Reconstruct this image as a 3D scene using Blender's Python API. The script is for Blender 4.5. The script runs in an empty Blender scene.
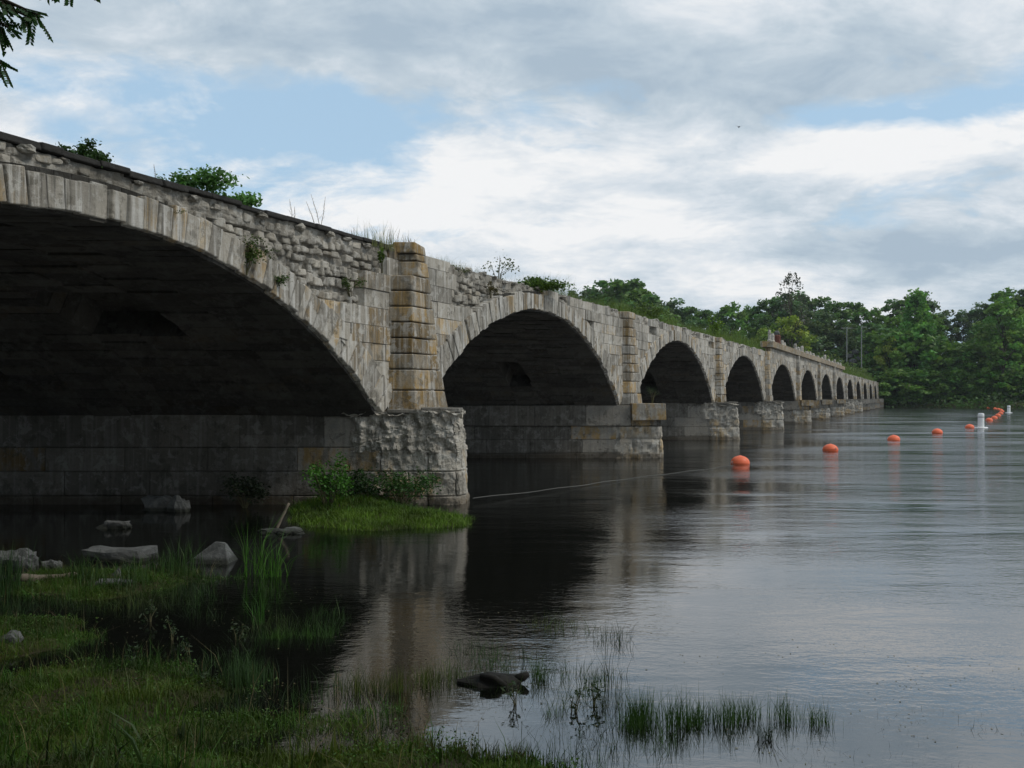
import bpy, math, random
import numpy as np
from mathutils import Vector, noise as mnoise

R_ = math.radians
random.seed(11)
rng = np.random.default_rng(11)
scene = bpy.context.scene
col = scene.collection

# ------------------------------------------------------------------ camera
FPX, HZ, CX, CAMZ = 900.0, 397.5, 512.0, 2.5
cam_d = bpy.data.cameras.new('camera')
cam = bpy.data.objects.new('camera', cam_d); col.objects.link(cam)
cam.location = (0, 0, CAMZ); cam.rotation_euler = (R_(90), 0, 0)
cam_d.sensor_width = 36; cam_d.lens = 36*FPX/1024
cam_d.shift_y = (HZ-384)/1024
cam_d.clip_start = 0.05; cam_d.clip_end = 6000
scene.camera = cam

def at_px(px, py, z=0.0):
    Y = (CAMZ-z)*FPX/(py-HZ)
    return ((px-CX)/FPX*Y, Y, z)
def zpx(py, Y): return CAMZ+(HZ-py)*Y/FPX
def xpx(px, Y): return (px-CX)/FPX*Y

# ------------------------------------------------------------------ materials
def new_mat(name):
    m = bpy.data.materials.new(name); m.use_nodes = True
    nt = m.node_tree; nt.nodes.clear()
    return m, nt, nt.nodes, nt.links
class NG:
    def __init__(s, nt): s.nt = nt
    def n(s, t, **kw):
        nd = s.nt.nodes.new(t)
        for k, v in kw.items():
            if k.startswith('i_'):
                nd.inputs[k[2:].replace('_', ' ')].default_value = v
            else: setattr(nd, k, v)
        return nd
    def l(s, a, b): s.nt.links.new(a, b)
    def math(s, op, a, b=None, c=None, clamp=False):
        nd = s.nt.nodes.new('ShaderNodeMath'); nd.operation = op; nd.use_clamp = clamp
        for i, v in enumerate((a, b, c)):
            if v is None: continue
            if isinstance(v, (int, float)): nd.inputs[i].default_value = v
            else: s.l(v, nd.inputs[i])
        return nd.outputs[0]
    def mix(s, f, a, b, mode='MIX'):
        nd = s.nt.nodes.new('ShaderNodeMix'); nd.data_type = 'RGBA'; nd.blend_type = mode
        for i, v in ((0, f), (6, a), (7, b)):
            if isinstance(v, (int, float)): nd.inputs[i].default_value = v
            elif isinstance(v, tuple): nd.inputs[i].default_value = (*v[:3], 1)
            else: s.l(v, nd.inputs[i])
        return nd.outputs[2]
    def noise(s, vec, scale, detail=4, rough=.55, dist=0.0):
        nd = s.nt.nodes.new('ShaderNodeTexNoise')
        nd.inputs['Scale'].default_value = scale; nd.inputs['Detail'].default_value = detail
        nd.inputs['Roughness'].default_value = rough; nd.inputs['Distortion'].default_value = dist
        if vec is not None: s.l(vec, nd.inputs['Vector'])
        return nd.outputs['Fac']
    def mapping(s, vec, scale=(1, 1, 1), loc=(0, 0, 0), rot=(0, 0, 0)):
        nd = s.nt.nodes.new('ShaderNodeMapping')
        nd.inputs['Scale'].default_value = scale; nd.inputs['Location'].default_value = loc
        nd.inputs['Rotation'].default_value = rot
        s.l(vec, nd.inputs['Vector']); return nd.outputs[0]
    def ramp(s, f, stops):
        nd = s.nt.nodes.new('ShaderNodeValToRGB'); cr = nd.color_ramp
        while len(cr.elements) < len(stops): cr.elements.new(0.5)
        for e, (p, c) in zip(cr.elements, stops):
            e.position = p; e.color = (*c, 1) if isinstance(c, tuple) else (c, c, c, 1)
        s.l(f, nd.inputs[0]); return nd.outputs[0]

def principled(g, color, rough=.9, bump=None, bstr=.5, bdist=.02, spec=.3):
    b = g.n('ShaderNodeBsdfPrincipled'); o = g.n('ShaderNodeOutputMaterial')
    if isinstance(color, tuple): b.inputs['Base Color'].default_value = (*color, 1)
    else: g.l(color, b.inputs['Base Color'])
    if isinstance(rough, (int, float)): b.inputs['Roughness'].default_value = rough
    else: g.l(rough, b.inputs['Roughness'])
    b.inputs['Specular IOR Level'].default_value = spec
    if bump is not None:
        bp = g.n('ShaderNodeBump'); bp.inputs['Strength'].default_value = bstr; bp.inputs['Distance'].default_value = bdist
        g.l(bump, bp.inputs['Height']); g.l(bp.outputs[0], b.inputs['Normal'])
    g.l(b.outputs[0], o.inputs['Surface'])
    return b

def stone_mat(name, streak=1.0, dark=1.0, bump=.6, tanamt=1.0, wet=False):
    """weathered granite: per-block hue from the tint attribute, lime runs, grime and lichen"""
    m, nt, N, L = new_mat(name); g = NG(nt)
    pos = g.n('ShaderNodeTexCoord').outputs['Object']
    at = g.n('ShaderNodeAttribute'); at.attribute_name = 'tint'
    sep = g.n('ShaderNodeSeparateColor'); g.l(at.outputs['Color'], sep.inputs[0])
    big = g.noise(pos, .7, 4); fine = g.noise(pos, 9, 6, .7); grit = g.noise(pos, 45, 5, .7)
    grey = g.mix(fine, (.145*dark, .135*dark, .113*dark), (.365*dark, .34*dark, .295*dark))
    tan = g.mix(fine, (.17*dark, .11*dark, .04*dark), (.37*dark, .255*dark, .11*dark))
    tf = g.math('MULTIPLY', g.ramp(sep.outputs[0], [(.5, 0.0), (.75, 1.0)]), .85*tanamt)
    patch = g.ramp(g.noise(g.mapping(pos, (2.2, 2.2, .9)), 1.6, 4, .6), [(.42, 0.0), (.56, 1.0)])
    c = g.mix(g.math('MULTIPLY', tf, patch) if tanamt < 1.2 else g.math('MULTIPLY', tf, g.math('ADD', g.math('MULTIPLY', patch, .65), .35)), grey, tan)
    # per block value
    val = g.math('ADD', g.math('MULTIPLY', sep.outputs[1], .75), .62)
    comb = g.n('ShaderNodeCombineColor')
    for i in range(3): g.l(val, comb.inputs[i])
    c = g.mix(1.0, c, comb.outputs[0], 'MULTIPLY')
    bl = g.noise(pos, 3.3, 6, .7, .4)
    c = g.mix(g.math('MULTIPLY', g.ramp(bl, [(.53, 0.0), (.58, 1.0)]), .6), c, (.40*dark, .39*dark, .36*dark))
    bl2 = g.noise(g.mapping(pos, (1, 1, 1), (9, 4, 2)), 2.6, 6, .72, .3)
    c = g.mix(g.math('MULTIPLY', g.ramp(bl2, [(.54, 0.0), (.60, 1.0)]), .6), c, (.085*dark, .078*dark, .062*dark))
    # lime runs: narrow vertical streaks
    st = g.noise(g.mapping(pos, (9, 9, .33)), 1.0, 5, .62)
    c = g.mix(g.math('MULTIPLY', g.ramp(st, [(.50, 0.0), (.64, 1.0)]), .62*streak), c, (.50*dark, .49*dark, .46*dark))
    st2 = g.noise(g.mapping(pos, (8, 8, .35), (7, 3, 1)), 1.0, 5, .62)
    c = g.mix(g.math('MULTIPLY', g.ramp(st2, [(.54, 0.0), (.66, 1.0)]), .6*streak), c, (.075*dark, .07*dark, .06*dark))
    c = g.mix(g.math('MULTIPLY', g.ramp(big, [(.48, 0.0), (.72, 1.0)]), .5), c, (.10*dark, .095*dark, .08*dark))
    c = g.mix(g.math('MULTIPLY', g.ramp(grit, [(.3, 1.0), (.45, 0.0)]), .35), c, (.07*dark, .065*dark, .055*dark))
    # tide stain near the water line, a brown band with its own edge
    sz = g.n('ShaderNodeSeparateXYZ'); g.l(pos, sz.inputs[0])
    wl = g.math('ADD', sz.outputs[2], g.math('MULTIPLY', big, .35))
    c = g.mix(g.math('MULTIPLY', g.ramp(wl, [(.30, 1.0), (.46, 0.0)]), .65), c, (.06*dark, .042*dark, .022*dark))
    h = g.math('ADD', g.math('MULTIPLY', fine, .7), g.math('MULTIPLY', grit, .3))
    principled(g, c, .92, h, bump, .05, .2)
    return m

M = {}
M['ashlar'] = stone_mat('weathered_ashlar', 1.0, 1.14)
M['ring'] = stone_mat('ring_stone', 1.35, 1.08, .6, .8)
M['pilaster'] = stone_mat('pilaster_stone', .75, 1.0, .8, 1.3)
M['rubble'] = stone_mat('rubble_stone', .35, 1.1, 1.0, .35)
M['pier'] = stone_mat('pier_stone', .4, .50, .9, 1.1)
M['broken'] = stone_mat('broken_stone', .3, 1.2, 1.0, .9)
M['cornice'] = stone_mat('cornice_stone', .25, .95, .5, 1.1)
M['vault_shade'] = stone_mat('shaded_vault_stone', .35, .17, .8, .4)  # low tone puts the shade inside the vault into the stone colour

def simple(name, c1, c2, scale=6, rough=.85, bstr=.4, spec=.2, bd=.02):
    m, nt, N, L = new_mat(name); g = NG(nt)
    pos = g.n('ShaderNodeTexCoord').outputs['Object']
    n = g.noise(pos, scale, 6, .65)
    principled(g, g.mix(n, c1, c2), rough, n, bstr, bd, spec); return m
M['asphalt'] = simple('old_asphalt', (.012, .012, .012), (.05, .048, .044), 8, .95, .9, .2, .05)
M['rock'] = simple('river_rock', (.05, .05, .05), (.19, .19, .185), 7, .7, .7)
def banded(name, c1, c2, lo, z0, z1, scale, rough, world=True, spec=.3):
    m, nt, N, L = new_mat(name); g = NG(nt)
    pos = g.n('ShaderNodeTexCoord').outputs['Object']; wp = g.n('ShaderNodeNewGeometry').outputs['Position']
    n = g.noise(pos, scale, 7, .7); n2 = g.noise(pos, scale*.35, 4, .6)
    c = g.mix(n, c1, c2); c = g.mix(g.math('MULTIPLY', g.ramp(n2, [(.48, 0.0), (.6, 1.0)]), .55), c, tuple(x*.45 for x in c1))
    sz = g.n('ShaderNodeSeparateXYZ'); g.l(wp, sz.inputs[0])
    zz = g.math('ADD', sz.outputs[2], g.math('MULTIPLY', g.math('SUBTRACT', n2, .5), .06))
    mr = g.n('ShaderNodeMapRange'); mr.inputs[1].default_value = z0; mr.inputs[2].default_value = z1; mr.inputs[3].default_value = 1; mr.inputs[4].default_value = 0
    g.l(zz, mr.inputs[0]); c = g.mix(g.math('MULTIPLY', mr.outputs[0], .85), c, lo)
    principled(g, c, rough, n, .9, .03, spec); return m
M['rock'] = banded('river_rock', (.035, .036, .034), (.15, .155, .15), (.010, .012, .006), .05, .10, 9, .75)
M['orange'] = banded('faded_orange_float', (.55, .095, .035), (.78, .16, .065), (.10, .05, .015), -.01, .05, 5, .5)
M['white'] = banded('white_float', (.50, .51, .50), (.76, .77, .76), (.16, .16, .10), .04, .12, 5, .45)
M['drock'] = simple('wet_dark_wood', (.006, .006, .005), (.022, .02, .017), 9, .7, .5, .15)
M['wood'] = simple('weathered_wood', (.07, .06, .045), (.2, .17, .13), 12)
M['bark'] = simple('bark', (.04, .033, .025), (.12, .10, .08), 7, .95, .9)
M['stem'] = simple('plant_stem', (.05, .05, .025), (.11, .10, .05), 7)
M['dry'] = simple('dry_stalk', (.12, .10, .07), (.24, .20, .15), 7)
M['orange'] = simple('faded_orange_float', (.62, .10, .035), (.78, .17, .07), 9, .5, .1, .4)
M['white'] = simple('white_float', (.55, .56, .55), (.78, .79, .78), 5, .45, .1, .4)
M['rope'] = simple('rope', (.06, .06, .055), (.14, .14, .13), 30)
M['metal'] = simple('galvanised', (.18, .18, .18), (.3, .3, .3), 20, .45)
M['rust'] = simple('rusty_red', (.07, .03, .022), (.14, .06, .045), 9)
M['pole'] = simple('grey_pole', (.13, .14, .13), (.24, .25, .24), 3)
M['bird'] = simple('dark_feather', (.03, .03, .03), (.07, .07, .07), 9)

def leaf_mat(name, sat=1.0, trans=.28):
    m, nt, N, L = new_mat(name); g = NG(nt)
    at = g.n('ShaderNodeAttribute'); at.attribute_name = 'tint'
    d = g.n('ShaderNodeBsdfPrincipled'); d.inputs['Roughness'].default_value = .55
    d.inputs['Specular IOR Level'].default_value = .25
    t = g.n('ShaderNodeBsdfTranslucent')
    g.l(at.outputs['Color'], d.inputs['Base Color'])
    tc = g.mix(1.0, at.outputs['Color'], (1.3, 1.5, .7), 'MULTIPLY'); g.l(tc, t.inputs['Color'])
    ms = g.n('ShaderNodeMixShader'); ms.inputs[0].default_value = trans
    g.l(d.outputs[0], ms.inputs[1]); g.l(t.outputs[0], ms.inputs[2])
    o = g.n('ShaderNodeOutputMaterial'); g.l(ms.outputs[0], o.inputs[0]); return m
M['leaf'] = leaf_mat('leaves')
M['grass'] = leaf_mat('grass_blades', 1, .2)

# ground
def ground_mat():
    m, nt, N, L = new_mat('bank_ground'); g = NG(nt)
    pos = g.n('ShaderNodeTexCoord').outputs['Object']
    n1 = g.noise(pos, 1.3, 6, .6); n2 = g.noise(pos, 14, 6, .7)
    mud = g.mix(n2, (.012, .010, .006), (.05, .04, .025))
    moss = g.mix(n2, (.018, .032, .006), (.06, .075, .015))
    sz = g.n('ShaderNodeSeparateXYZ'); g.l(pos, sz.inputs[0])
    f = g.math('MULTIPLY', g.ramp(n1, [(.38, 0.0), (.55, 1.0)]), g.ramp(g.math('ADD', sz.outputs[2], .5), [(.49, 0.0), (.52, 1.0)]))
    principled(g, g.mix(f, mud, moss), .95, n2, .8, .04, .15); return m
M['ground'] = ground_mat()

def water_mat():
    m, nt, N, L = new_mat('river_water'); g = NG(nt)
    pos = g.n('ShaderNodeTexCoord').outputs['Object']
    # ripples in real size: small wind ripples, longer swell, and patches of ruffled and slick water
    w1 = g.noise(g.mapping(pos, (1.0, 1.7, 1), rot=(0, 0, R_(12))), 7.5, 3, .6, .3)
    w2 = g.noise(g.mapping(pos, (.8, 1.6, 1), rot=(0, 0, R_(-10))), 1.3, 3, .5, .4)
    w3 = g.noise(g.mapping(pos, (.35, 1.0, 1), rot=(0, 0, R_(6))), .33, 2, .5)
    slick = g.ramp(g.noise(g.mapping(pos, (.09, .30, 1), rot=(0, 0, R_(-8))), 1.0, 4, .6), [(.38, .22), (.62, 1.0)])
    # calmer close to the bank and in the lee of the bridge
    sx = g.n('ShaderNodeSeparateXYZ'); g.l(pos, sx.inputs[0])
    sdist = g.math('ADD', g.math('MULTIPLY', sx.outputs[0], .4226), g.math('MULTIPLY', sx.outputs[1], .9063))
    tdist = g.math('ADD', g.math('SUBTRACT', g.math('MULTIPLY', sx.outputs[0], .9063), g.math('MULTIPLY', sx.outputs[1], .4226)), 11.66)
    calm = g.math('MULTIPLY', g.ramp(g.math('DIVIDE', sdist, 40.0), [(.12, .13), (.25, .26), (.45, .55), (.8, 1.0)]),
                  g.ramp(g.math('DIVIDE', tdist, 20.0), [(.05, .38), (.6, 1.0)]))
    h = g.math('ADD', g.math('MULTIPLY', w1, .020), g.math('ADD', g.math('MULTIPLY', w2, .034), g.math('MULTIPLY', w3, .022)))
    h = g.math('MULTIPLY', g.math('MULTIPLY', h, slick), calm)
    ruf = g.math('ADD', .03, g.math('MULTIPLY', g.math('MULTIPLY', slick, g.ramp(g.math('DIVIDE', sdist, 120.0), [(.12, 0.0), (.5, 1.0)])), .20))
    b = principled(g, (.003, .0035, .0025), ruf, h, 1.0, 1.0, .5)
    b.inputs['IOR'].default_value = 3.2
    return m
M['water'] = water_mat()

# ------------------------------------------------------------------ mesh helpers
def setprops(o, label=None, cat=None, group=None, kind=None):
    if label: o['label'] = label
    if cat: o['category'] = cat
    if group: o['group'] = group
    if kind: o['kind'] = kind
    return o
def empty(name, loc=(0, 0, 0), **kw):
    o = bpy.data.objects.new(name, None); col.objects.link(o); o.location = loc
    o.empty_display_size = .2
    return setprops(o, **kw)
class MB:
    def __init__(s): s.v = []; s.f = []; s.c = []
    def add(s, vs, fs, c=(.5, .5, .5)):
        b = len(s.v); s.v += [tuple(p) for p in vs]; s.f += [tuple(i+b for i in f) for f in fs]
        s.c += [c]*len(vs)
    def hexa(s, p, c=(.5, .5, .5)):   # p: 4 bottom ccw, 4 top ccw
        s.add(p, [(3, 2, 1, 0), (4, 5, 6, 7), (0, 1, 5, 4), (1, 2, 6, 5), (2, 3, 7, 6), (3, 0, 4, 7)], c)
    def box(s, x0, x1, y0, y1, z0, z1, c=(.5, .5, .5)):
        s.hexa([(x0, y0, z0), (x1, y0, z0), (x1, y1, z0), (x0, y1, z0), (x0, y0, z1), (x1, y0, z1), (x1, y1, z1), (x0, y1, z1)], c)
    def tube(s, pts, rads, n=6, c=(.5, .5, .5), cap=True):
        pts = [Vector(p) for p in pts]; vs = []; fs = []
        up = None
        for i, p in enumerate(pts):
            t = (pts[min(i+1, len(pts)-1)]-pts[max(i-1, 0)]).normalized()
            a = t.cross(Vector((0, 0, 1))) if abs(t.z) < .9 else t.cross(Vector((1, 0, 0)))
            if up is not None:
                a = up - t*up.dot(t)
            a.normalize(); up = a; b = t.cross(a)
            r = rads[i] if isinstance(rads, (list, tuple)) else rads
            for k in range(n):
                th = 2*math.pi*k/n; vs.append(p+(a*math.cos(th)+b*math.sin(th))*r)
        for i in range(len(pts)-1):
            for k in range(n):
                fs.append((i*n+k, i*n+(k+1) % n, (i+1)*n+(k+1) % n, (i+1)*n+k))
        if cap:
            fs.append(tuple(range(n-1, -1, -1))); fs.append(tuple((len(pts)-1)*n+k for k in range(n)))
        s.add(vs, fs, c)
    def lathe(s, prof, n=20, o=(0, 0, 0), c=(.5, .5, .5)):
        vs = []; fs = []
        for r, z in prof:
            for k in range(n):
                th = 2*math.pi*k/n; vs.append((o[0]+r*math.cos(th), o[1]+r*math.sin(th), o[2]+z))
        for i in range(len(prof)-1):
            for k in range(n): fs.append((i*n+k, i*n+(k+1) % n, (i+1)*n+(k+1) % n, (i+1)*n+k))
        fs.append(tuple(range(n-1, -1, -1))); fs.append(tuple((len(prof)-1)*n+k for k in range(n)))
        s.add(vs, fs, c)
    def rock(s, cen, rad, seed=0, rough=.25, n=9, c=(.5, .5, .5), sharp=0):
        """displaced lat/long stone"""
        vs = []; fs = []; off = Vector((seed*3.17, seed*1.31, seed*.77))
        m = n*2
        def P(th, ph):
            d = Vector((math.sin(th)*math.cos(ph), math.sin(th)*math.sin(ph), math.cos(th)))
            q = d.copy()
            if sharp:
                mx = max(abs(q.x), abs(q.y), abs(q.z)); q = q.lerp(q/mx*.8, sharp)
            k = 1+rough*mnoise.noise(d*1.4+off)*1.5+rough*.5*mnoise.noise(d*4+off)+rough*.22*mnoise.noise(d*10+off)
            return (cen[0]+q.x*rad[0]*k, cen[1]+q.y*rad[1]*k, cen[2]+q.z*rad[2]*k)
        vs.append(P(0, 0))
        for i in range(1, n):
            for j in range(m): vs.append(P(math.pi*i/n, 2*math.pi*j/m))
        vs.append(P(math.pi, 0))
        for j in range(m): fs.append((0, 1+j, 1+(j+1) % m))
        for i in range(n-2):
            for j in range(m):
                a = 1+i*m
                fs.append((a+j, a+m+j, a+m+(j+1) % m, a+(j+1) % m))
        a = 1+(n-2)*m; e = len(vs)-1
        for j in range(m): fs.append((a+j, e, a+(j+1) % m))
        s.add(vs, fs, c)
    def build(s, name, mat, parent=None, smooth=False, bevel=0, loc=None):
        me = bpy.data.meshes.new(name); me.from_pydata(s.v, [], s.f); me.materials.append(mat)
        a = me.color_attributes.new('tint', 'FLOAT_COLOR', 'POINT')
        arr = np.ones((len(s.v), 4), dtype=np.float32); arr[:, :3] = np.array(s.c, dtype=np.float32).reshape(-1, 3)
        a.data.foreach_set('color', arr.ravel())
        me.validate(); me.update()
        if smooth: me.shade_smooth()
        o = bpy.data.objects.new(name, me); col.objects.link(o)
        if loc is not None: o.location = loc
        if parent is not None: o.parent = parent
        if bevel:
            b = o.modifiers.new('bevel', 'BEVEL'); b.width = bevel; b.segments = 2; b.limit_method = 'ANGLE'; b.angle_limit = R_(40)
        return o

def np_mesh(name, V, F, C, mat, parent=None, smooth=False):
    """V (n,3), F (m,k) int, C (n,3)"""
    me = bpy.data.meshes.new(name); n, m, k = len(V), len(F), F.shape[1]
    me.vertices.add(n); me.vertices.foreach_set('co', V.astype(np.float32).ravel())
    me.loops.add(m*k); me.loops.foreach_set('vertex_index', F.astype(np.int32).ravel())
    me.polygons.add(m); me.polygons.foreach_set('loop_start', np.arange(0, m*k, k, dtype=np.int32))
    me.polygons.foreach_set('loop_total', np.full(m, k, dtype=np.int32))
    me.update(calc_edges=True); me.materials.append(mat)
    a = me.color_attributes.new('tint', 'FLOAT_COLOR', 'POINT')
    arr = np.ones((n, 4), dtype=np.float32); arr[:, :3] = C; a.data.foreach_set('color', arr.ravel())
    if smooth: me.shade_smooth()
    o = bpy.data.objects.new(name, me); col.objects.link(o)
    if parent is not None: o.parent = parent
    return o

def leaves_geo(cen, size, cols, r, aspect=.6, droop=0.0):
    """kite-shaped leaf quads at random attitudes; cen (n,3)"""
    n = len(cen)
    a = r.normal(size=(n, 3)); a[:, 2] = a[:, 2]*.6-droop; a /= np.linalg.norm(a, axis=1)[:, None]
    b = r.normal(size=(n, 3)); b -= (b*a).sum(1)[:, None]*a; b /= np.linalg.norm(b, axis=1)[:, None]
    s = (size*(.6+.8*r.random(n)))[:, None]
    p0 = cen-a*s*.5; p2 = cen+a*s*.5; p1 = cen-a*s*.08+b*s*aspect*.5; p3 = cen-a*s*.08-b*s*aspect*.5
    V = np.stack([p0, p1, p2, p3], 1).reshape(-1, 3)
    F = np.arange(4*n).reshape(n, 4)
    C = np.repeat(cols, 4, axis=0)
    return V, F, C

def blades_geo(base, h, wid, cols, r, lean=.35):
    """bent grass blades, 2 quads each"""
    n = len(base)
    ang = r.random(n)*2*np.pi; d = np.stack([np.cos(ang), np.sin(ang), np.zeros(n)], 1)
    ang2 = r.random(n)*2*np.pi; w = np.stack([np.cos(ang2), np.sin(ang2), np.zeros(n)], 1)*(wid*.5)[:, None]
    ln = (np.abs(r.normal(size=n))*lean*h)[:, None]
    z = np.array([0, 0, 1.0])
    m = base+d*ln*.3+z*(h*.55)[:, None]; t = base+d*ln+z*(h*(1-.12*r.random(n)))[:, None]
    V = np.stack([base-w, base+w, m+w*.75, m-w*.75, t+w*.12, t-w*.12], 1).reshape(-1, 3)
    k = np.arange(n)[:, None]*6
    F = np.concatenate([k+np.array([0, 1, 2, 3]), k+np.array([3, 2, 4, 5])], 0)
    return V, F, np.repeat(cols, 6, axis=0)
def merge(parts):
    V = []; F = []; C = []; b = 0
    for v, f, c in parts:
        V.append(v); F.append(f+b); C.append(c); b += len(v)
    return np.concatenate(V), np.concatenate(F), np.concatenate(C)

def cols_var(base, n, r, v=.25, hue=.12):
    c = np.tile(np.array(base, dtype=float), (n, 1))
    c *= (1+v*(r.random(n)*2-1))[:, None]
    c[:, 0] *= 1+hue*2*(r.random(n)-.4); c[:, 2] *= 1+hue*(r.random(n)-.5)
    return np.clip(c, 0, 1)

# ------------------------------------------------------------------ sky and sun
SUN_EL, SUN_AZ = R_(42), R_(62)      # azimuth measured clockwise from +Y? here: rotation of the sun towards +X
w = bpy.data.worlds.new('World'); scene.world = w; w.use_nodes = True
nt = w.node_tree; nt.nodes.clear(); g = NG(nt)
sky = g.n('ShaderNodeTexSky'); sky.sky_type = 'NISHITA'; sky.sun_disc = False
sun_dir = Vector((.80, -.22, .95)).normalized()      # from the scene towards the sun
sky.sun_elevation = math.asin(sun_dir.z); sky.sun_rotation = math.atan2(sun_dir.x, sun_dir.y)
sky.air_density = 1.2; sky.dust_density = 1.5
tc = g.n('ShaderNodeTexCoord').outputs['Generated']
sx = g.n('ShaderNodeSeparateXYZ'); g.l(tc, sx.inputs[0])
zz = g.math('ADD', g.math('MAXIMUM', sx.outputs[2], 0.0), .25)
cv = g.n('ShaderNodeCombineXYZ')
g.l(g.math('DIVIDE', sx.outputs[0], zz), cv.inputs[0]); g.l(g.math('DIVIDE', sx.outputs[1], zz), cv.inputs[1])
P = cv.outputs[0]
# compass bearing and elevation of the view direction, used to lay out the big cloud masses
az = g.math('ARCTAN2', sx.outputs[0], sx.outputs[1]); el = g.math('ARCSINE', sx.outputs[2])
def blobs(lst, soft):
    acc = None
    for px, py, wx, wy, amp in lst:
        a0 = math.atan((px-512)/900); e0 = math.atan((397.5-py)/900*math.cos(a0))
        da = g.math('DIVIDE', g.math('SUBTRACT', az, a0), wx/900); de = g.math('DIVIDE', g.math('SUBTRACT', el, e0), wy/900)
        d = g.math('ADD', g.math('MULTIPLY', da, da), g.math('MULTIPLY', de, de))
        v = g.math('MULTIPLY', g.math('POWER', 2.718, g.math('MULTIPLY', d, -1)), amp)
        acc = v if acc is None else g.math('ADD', acc, v)
    return acc
cover = g.noise(g.mapping(P, (1.0, 1.0, 1), (2.3, .7, 0)), 1.3, 8, .6, .25)
shade = g.noise(g.mapping(P, (1.0, 1.15, 1), (5.1, 3.2, 0)), 1.6, 9, .6, .3)
fine = g.noise(g.mapping(P, (1.0, 1.3, 1), (1.1, 8.2, 0)), 4.6, 10, .66, .35)
cf = g.math('ADD', g.math('MULTIPLY', cover, .8), g.math('MULTIPLY', fine, .30))
cf = g.math('ADD', cf, blobs([(190, 95, 230, 34, -.12), (60, 130, 90, 30, -.08), (330, 140, 90, 22, -.07), (860, 118, 110, 16, -.16), (640, 235, 110, 14, -.06), (960, 235, 150, 50, .06),
                              (40, 100, 120, 12, .07), (600, 40, 520, 45, .16), (500, 200, 320, 60, .14), (840, 160, 200, 25, .12), (700, 290, 300, 40, .12)], 1))
mask = g.ramp(cf, [(.46, 0.0), (.57, 1.0)])
sf = g.math('ADD', g.math('ADD', g.math('MULTIPLY', shade, .62), g.math('MULTIPLY', fine, .36)), .055)
sf = g.math('ADD', sf, blobs([(430, 165, 260, 45, .11), (300, 185, 240, 40, .08), (850, 140, 190, 26, .15), (760, 280, 130, 20, .12), (480, 235, 230, 30, .05), (850, 225, 260, 14, .06), (90, 98, 110, 14, .08),
                              (600, 90, 420, 50, -.11), (500, 20, 600, 50, -.02), (690, 150, 90, 22, -.07), (930, 250, 170, 38, -.10), (300, 20, 380, 45, -.06), (740, 190, 70, 14, -.07)], 1))
ccol = g.ramp(sf, [(.42, (.41, .51, .61)), (.50, (.53, .62, .70)), (.57, (.70, .76, .82)), (.65, (.91, .92, .93))])
skyc = g.mix(1.0, sky.outputs[0], (.115, .115, .115), 'MULTIPLY')
skyc = g.mix(.72, skyc, (.47, .68, .88))
allc = g.mix(mask, skyc, ccol)
bg = g.n('ShaderNodeBackground'); bg.inputs['Strength'].default_value = 1.0
# Nishita strength 0.115 is folded into the colour so the clouds can keep theirs
g.l(allc, bg.inputs[0]); wo = g.n('ShaderNodeOutputWorld'); g.l(bg.outputs[0], wo.inputs[0])
sd = bpy.data.lights.new('sun', 'SUN'); sd.energy = 1.9; sd.angle = R_(14); sd.color = (1, .95, .86)
so = bpy.data.objects.new('sun', sd); col.objects.link(so)
so.rotation_euler = sun_dir.to_track_quat('Z', 'Y').to_euler()
vs_ = scene.view_settings; vs_.view_transform = 'Standard'; vs_.look = 'None'; vs_.exposure = 0; vs_.gamma = 1

# ------------------------------------------------------------------ terrain (river runs across, s = distance from near bank)
CS, SN = math.cos(R_(25)), math.sin(R_(25))
def st_of(x, y): return x*SN+y*CS, x*CS-y*SN
def xy_of(s, t): return s*SN+t*CS, s*CS-t*SN
def sst(x, a, b):
    k = np.clip((x-a)/(b-a), 0, 1); return k*k*(3-2*k)
MOUNDS = [  # px, py, half width px, half depth m, height above water
    (70, 705, 170, 1.1, .02), (10, 640, 80, .9, .02), (170, 735, 110, .6, .0), (400, 778, 190, .35, .02),
    (100, 583, 110, 1.1, .0), (385, 521, 80, 1.2, .07), (350, 508, 50, 1.3, .12)]
def ground_h(X, Y):
    s = X*SN+Y*CS; t = X*CS-Y*SN
    wob = .35*np.sin(t*.7+1)+.2*np.sin(t*1.9)
    ss = s+wob
    h = np.where(ss < 4.6, .0+(4.6-ss)*.20, 0)
    h = np.where(ss >= 4.6, -(.13*sst(ss, 4.6, 6.5)+.12*sst(ss, 8, 12)+.9*sst(ss, 12, 30)), h)
    h = np.minimum(h, 3.5+.02*np.clip(-ss, 0, 100))
    # left bank climbs behind the near end of the bridge
    for px, py, hw, hd, hh in MOUNDS:
        mx, my, _ = at_px(px, py)
        rx = hw/FPX*my
        d = ((X-mx)/rx)**2+((Y-my)/hd)**2
        h = np.maximum(h, np.where(d < 2.5, hh+.07-(.10+hh*.6)*d, -9))
    n = .018*np.sin(X*2.7+Y*1.3+2*np.sin(Y*1.1))+.022*np.sin(X*4.3-Y*5.1+1.5*np.sin(X*2.3+Y))+.022*np.sin(X*9+2+2*np.sin(Y*5))*np.sin(Y*11+1.7*np.sin(X*6))+.010*np.sin(X*23+Y*7)*np.sin(Y*27-X*5)
    n = n*np.where((Y > 14.5) & (s < 40), .9, 1)
    h = h+n*np.where(s < 40, 1, 0)*np.where(h > -.4, 1, .5)
    # far bank
    far = sst(s, 231, 240)*2.6+sst(s, 240, 320)*10+sst(s, 320, 900)*8
    h = np.where(s > 225, np.maximum(h, far-.9+.5*np.sin(t*.13)*sst(s, 236, 250)), h)
    return h
def axis_pts(segs):
    out = []
    for a, b, st in segs: out += list(np.arange(a, b, st))
    return np.array(out+[segs[-1][1]])
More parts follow.
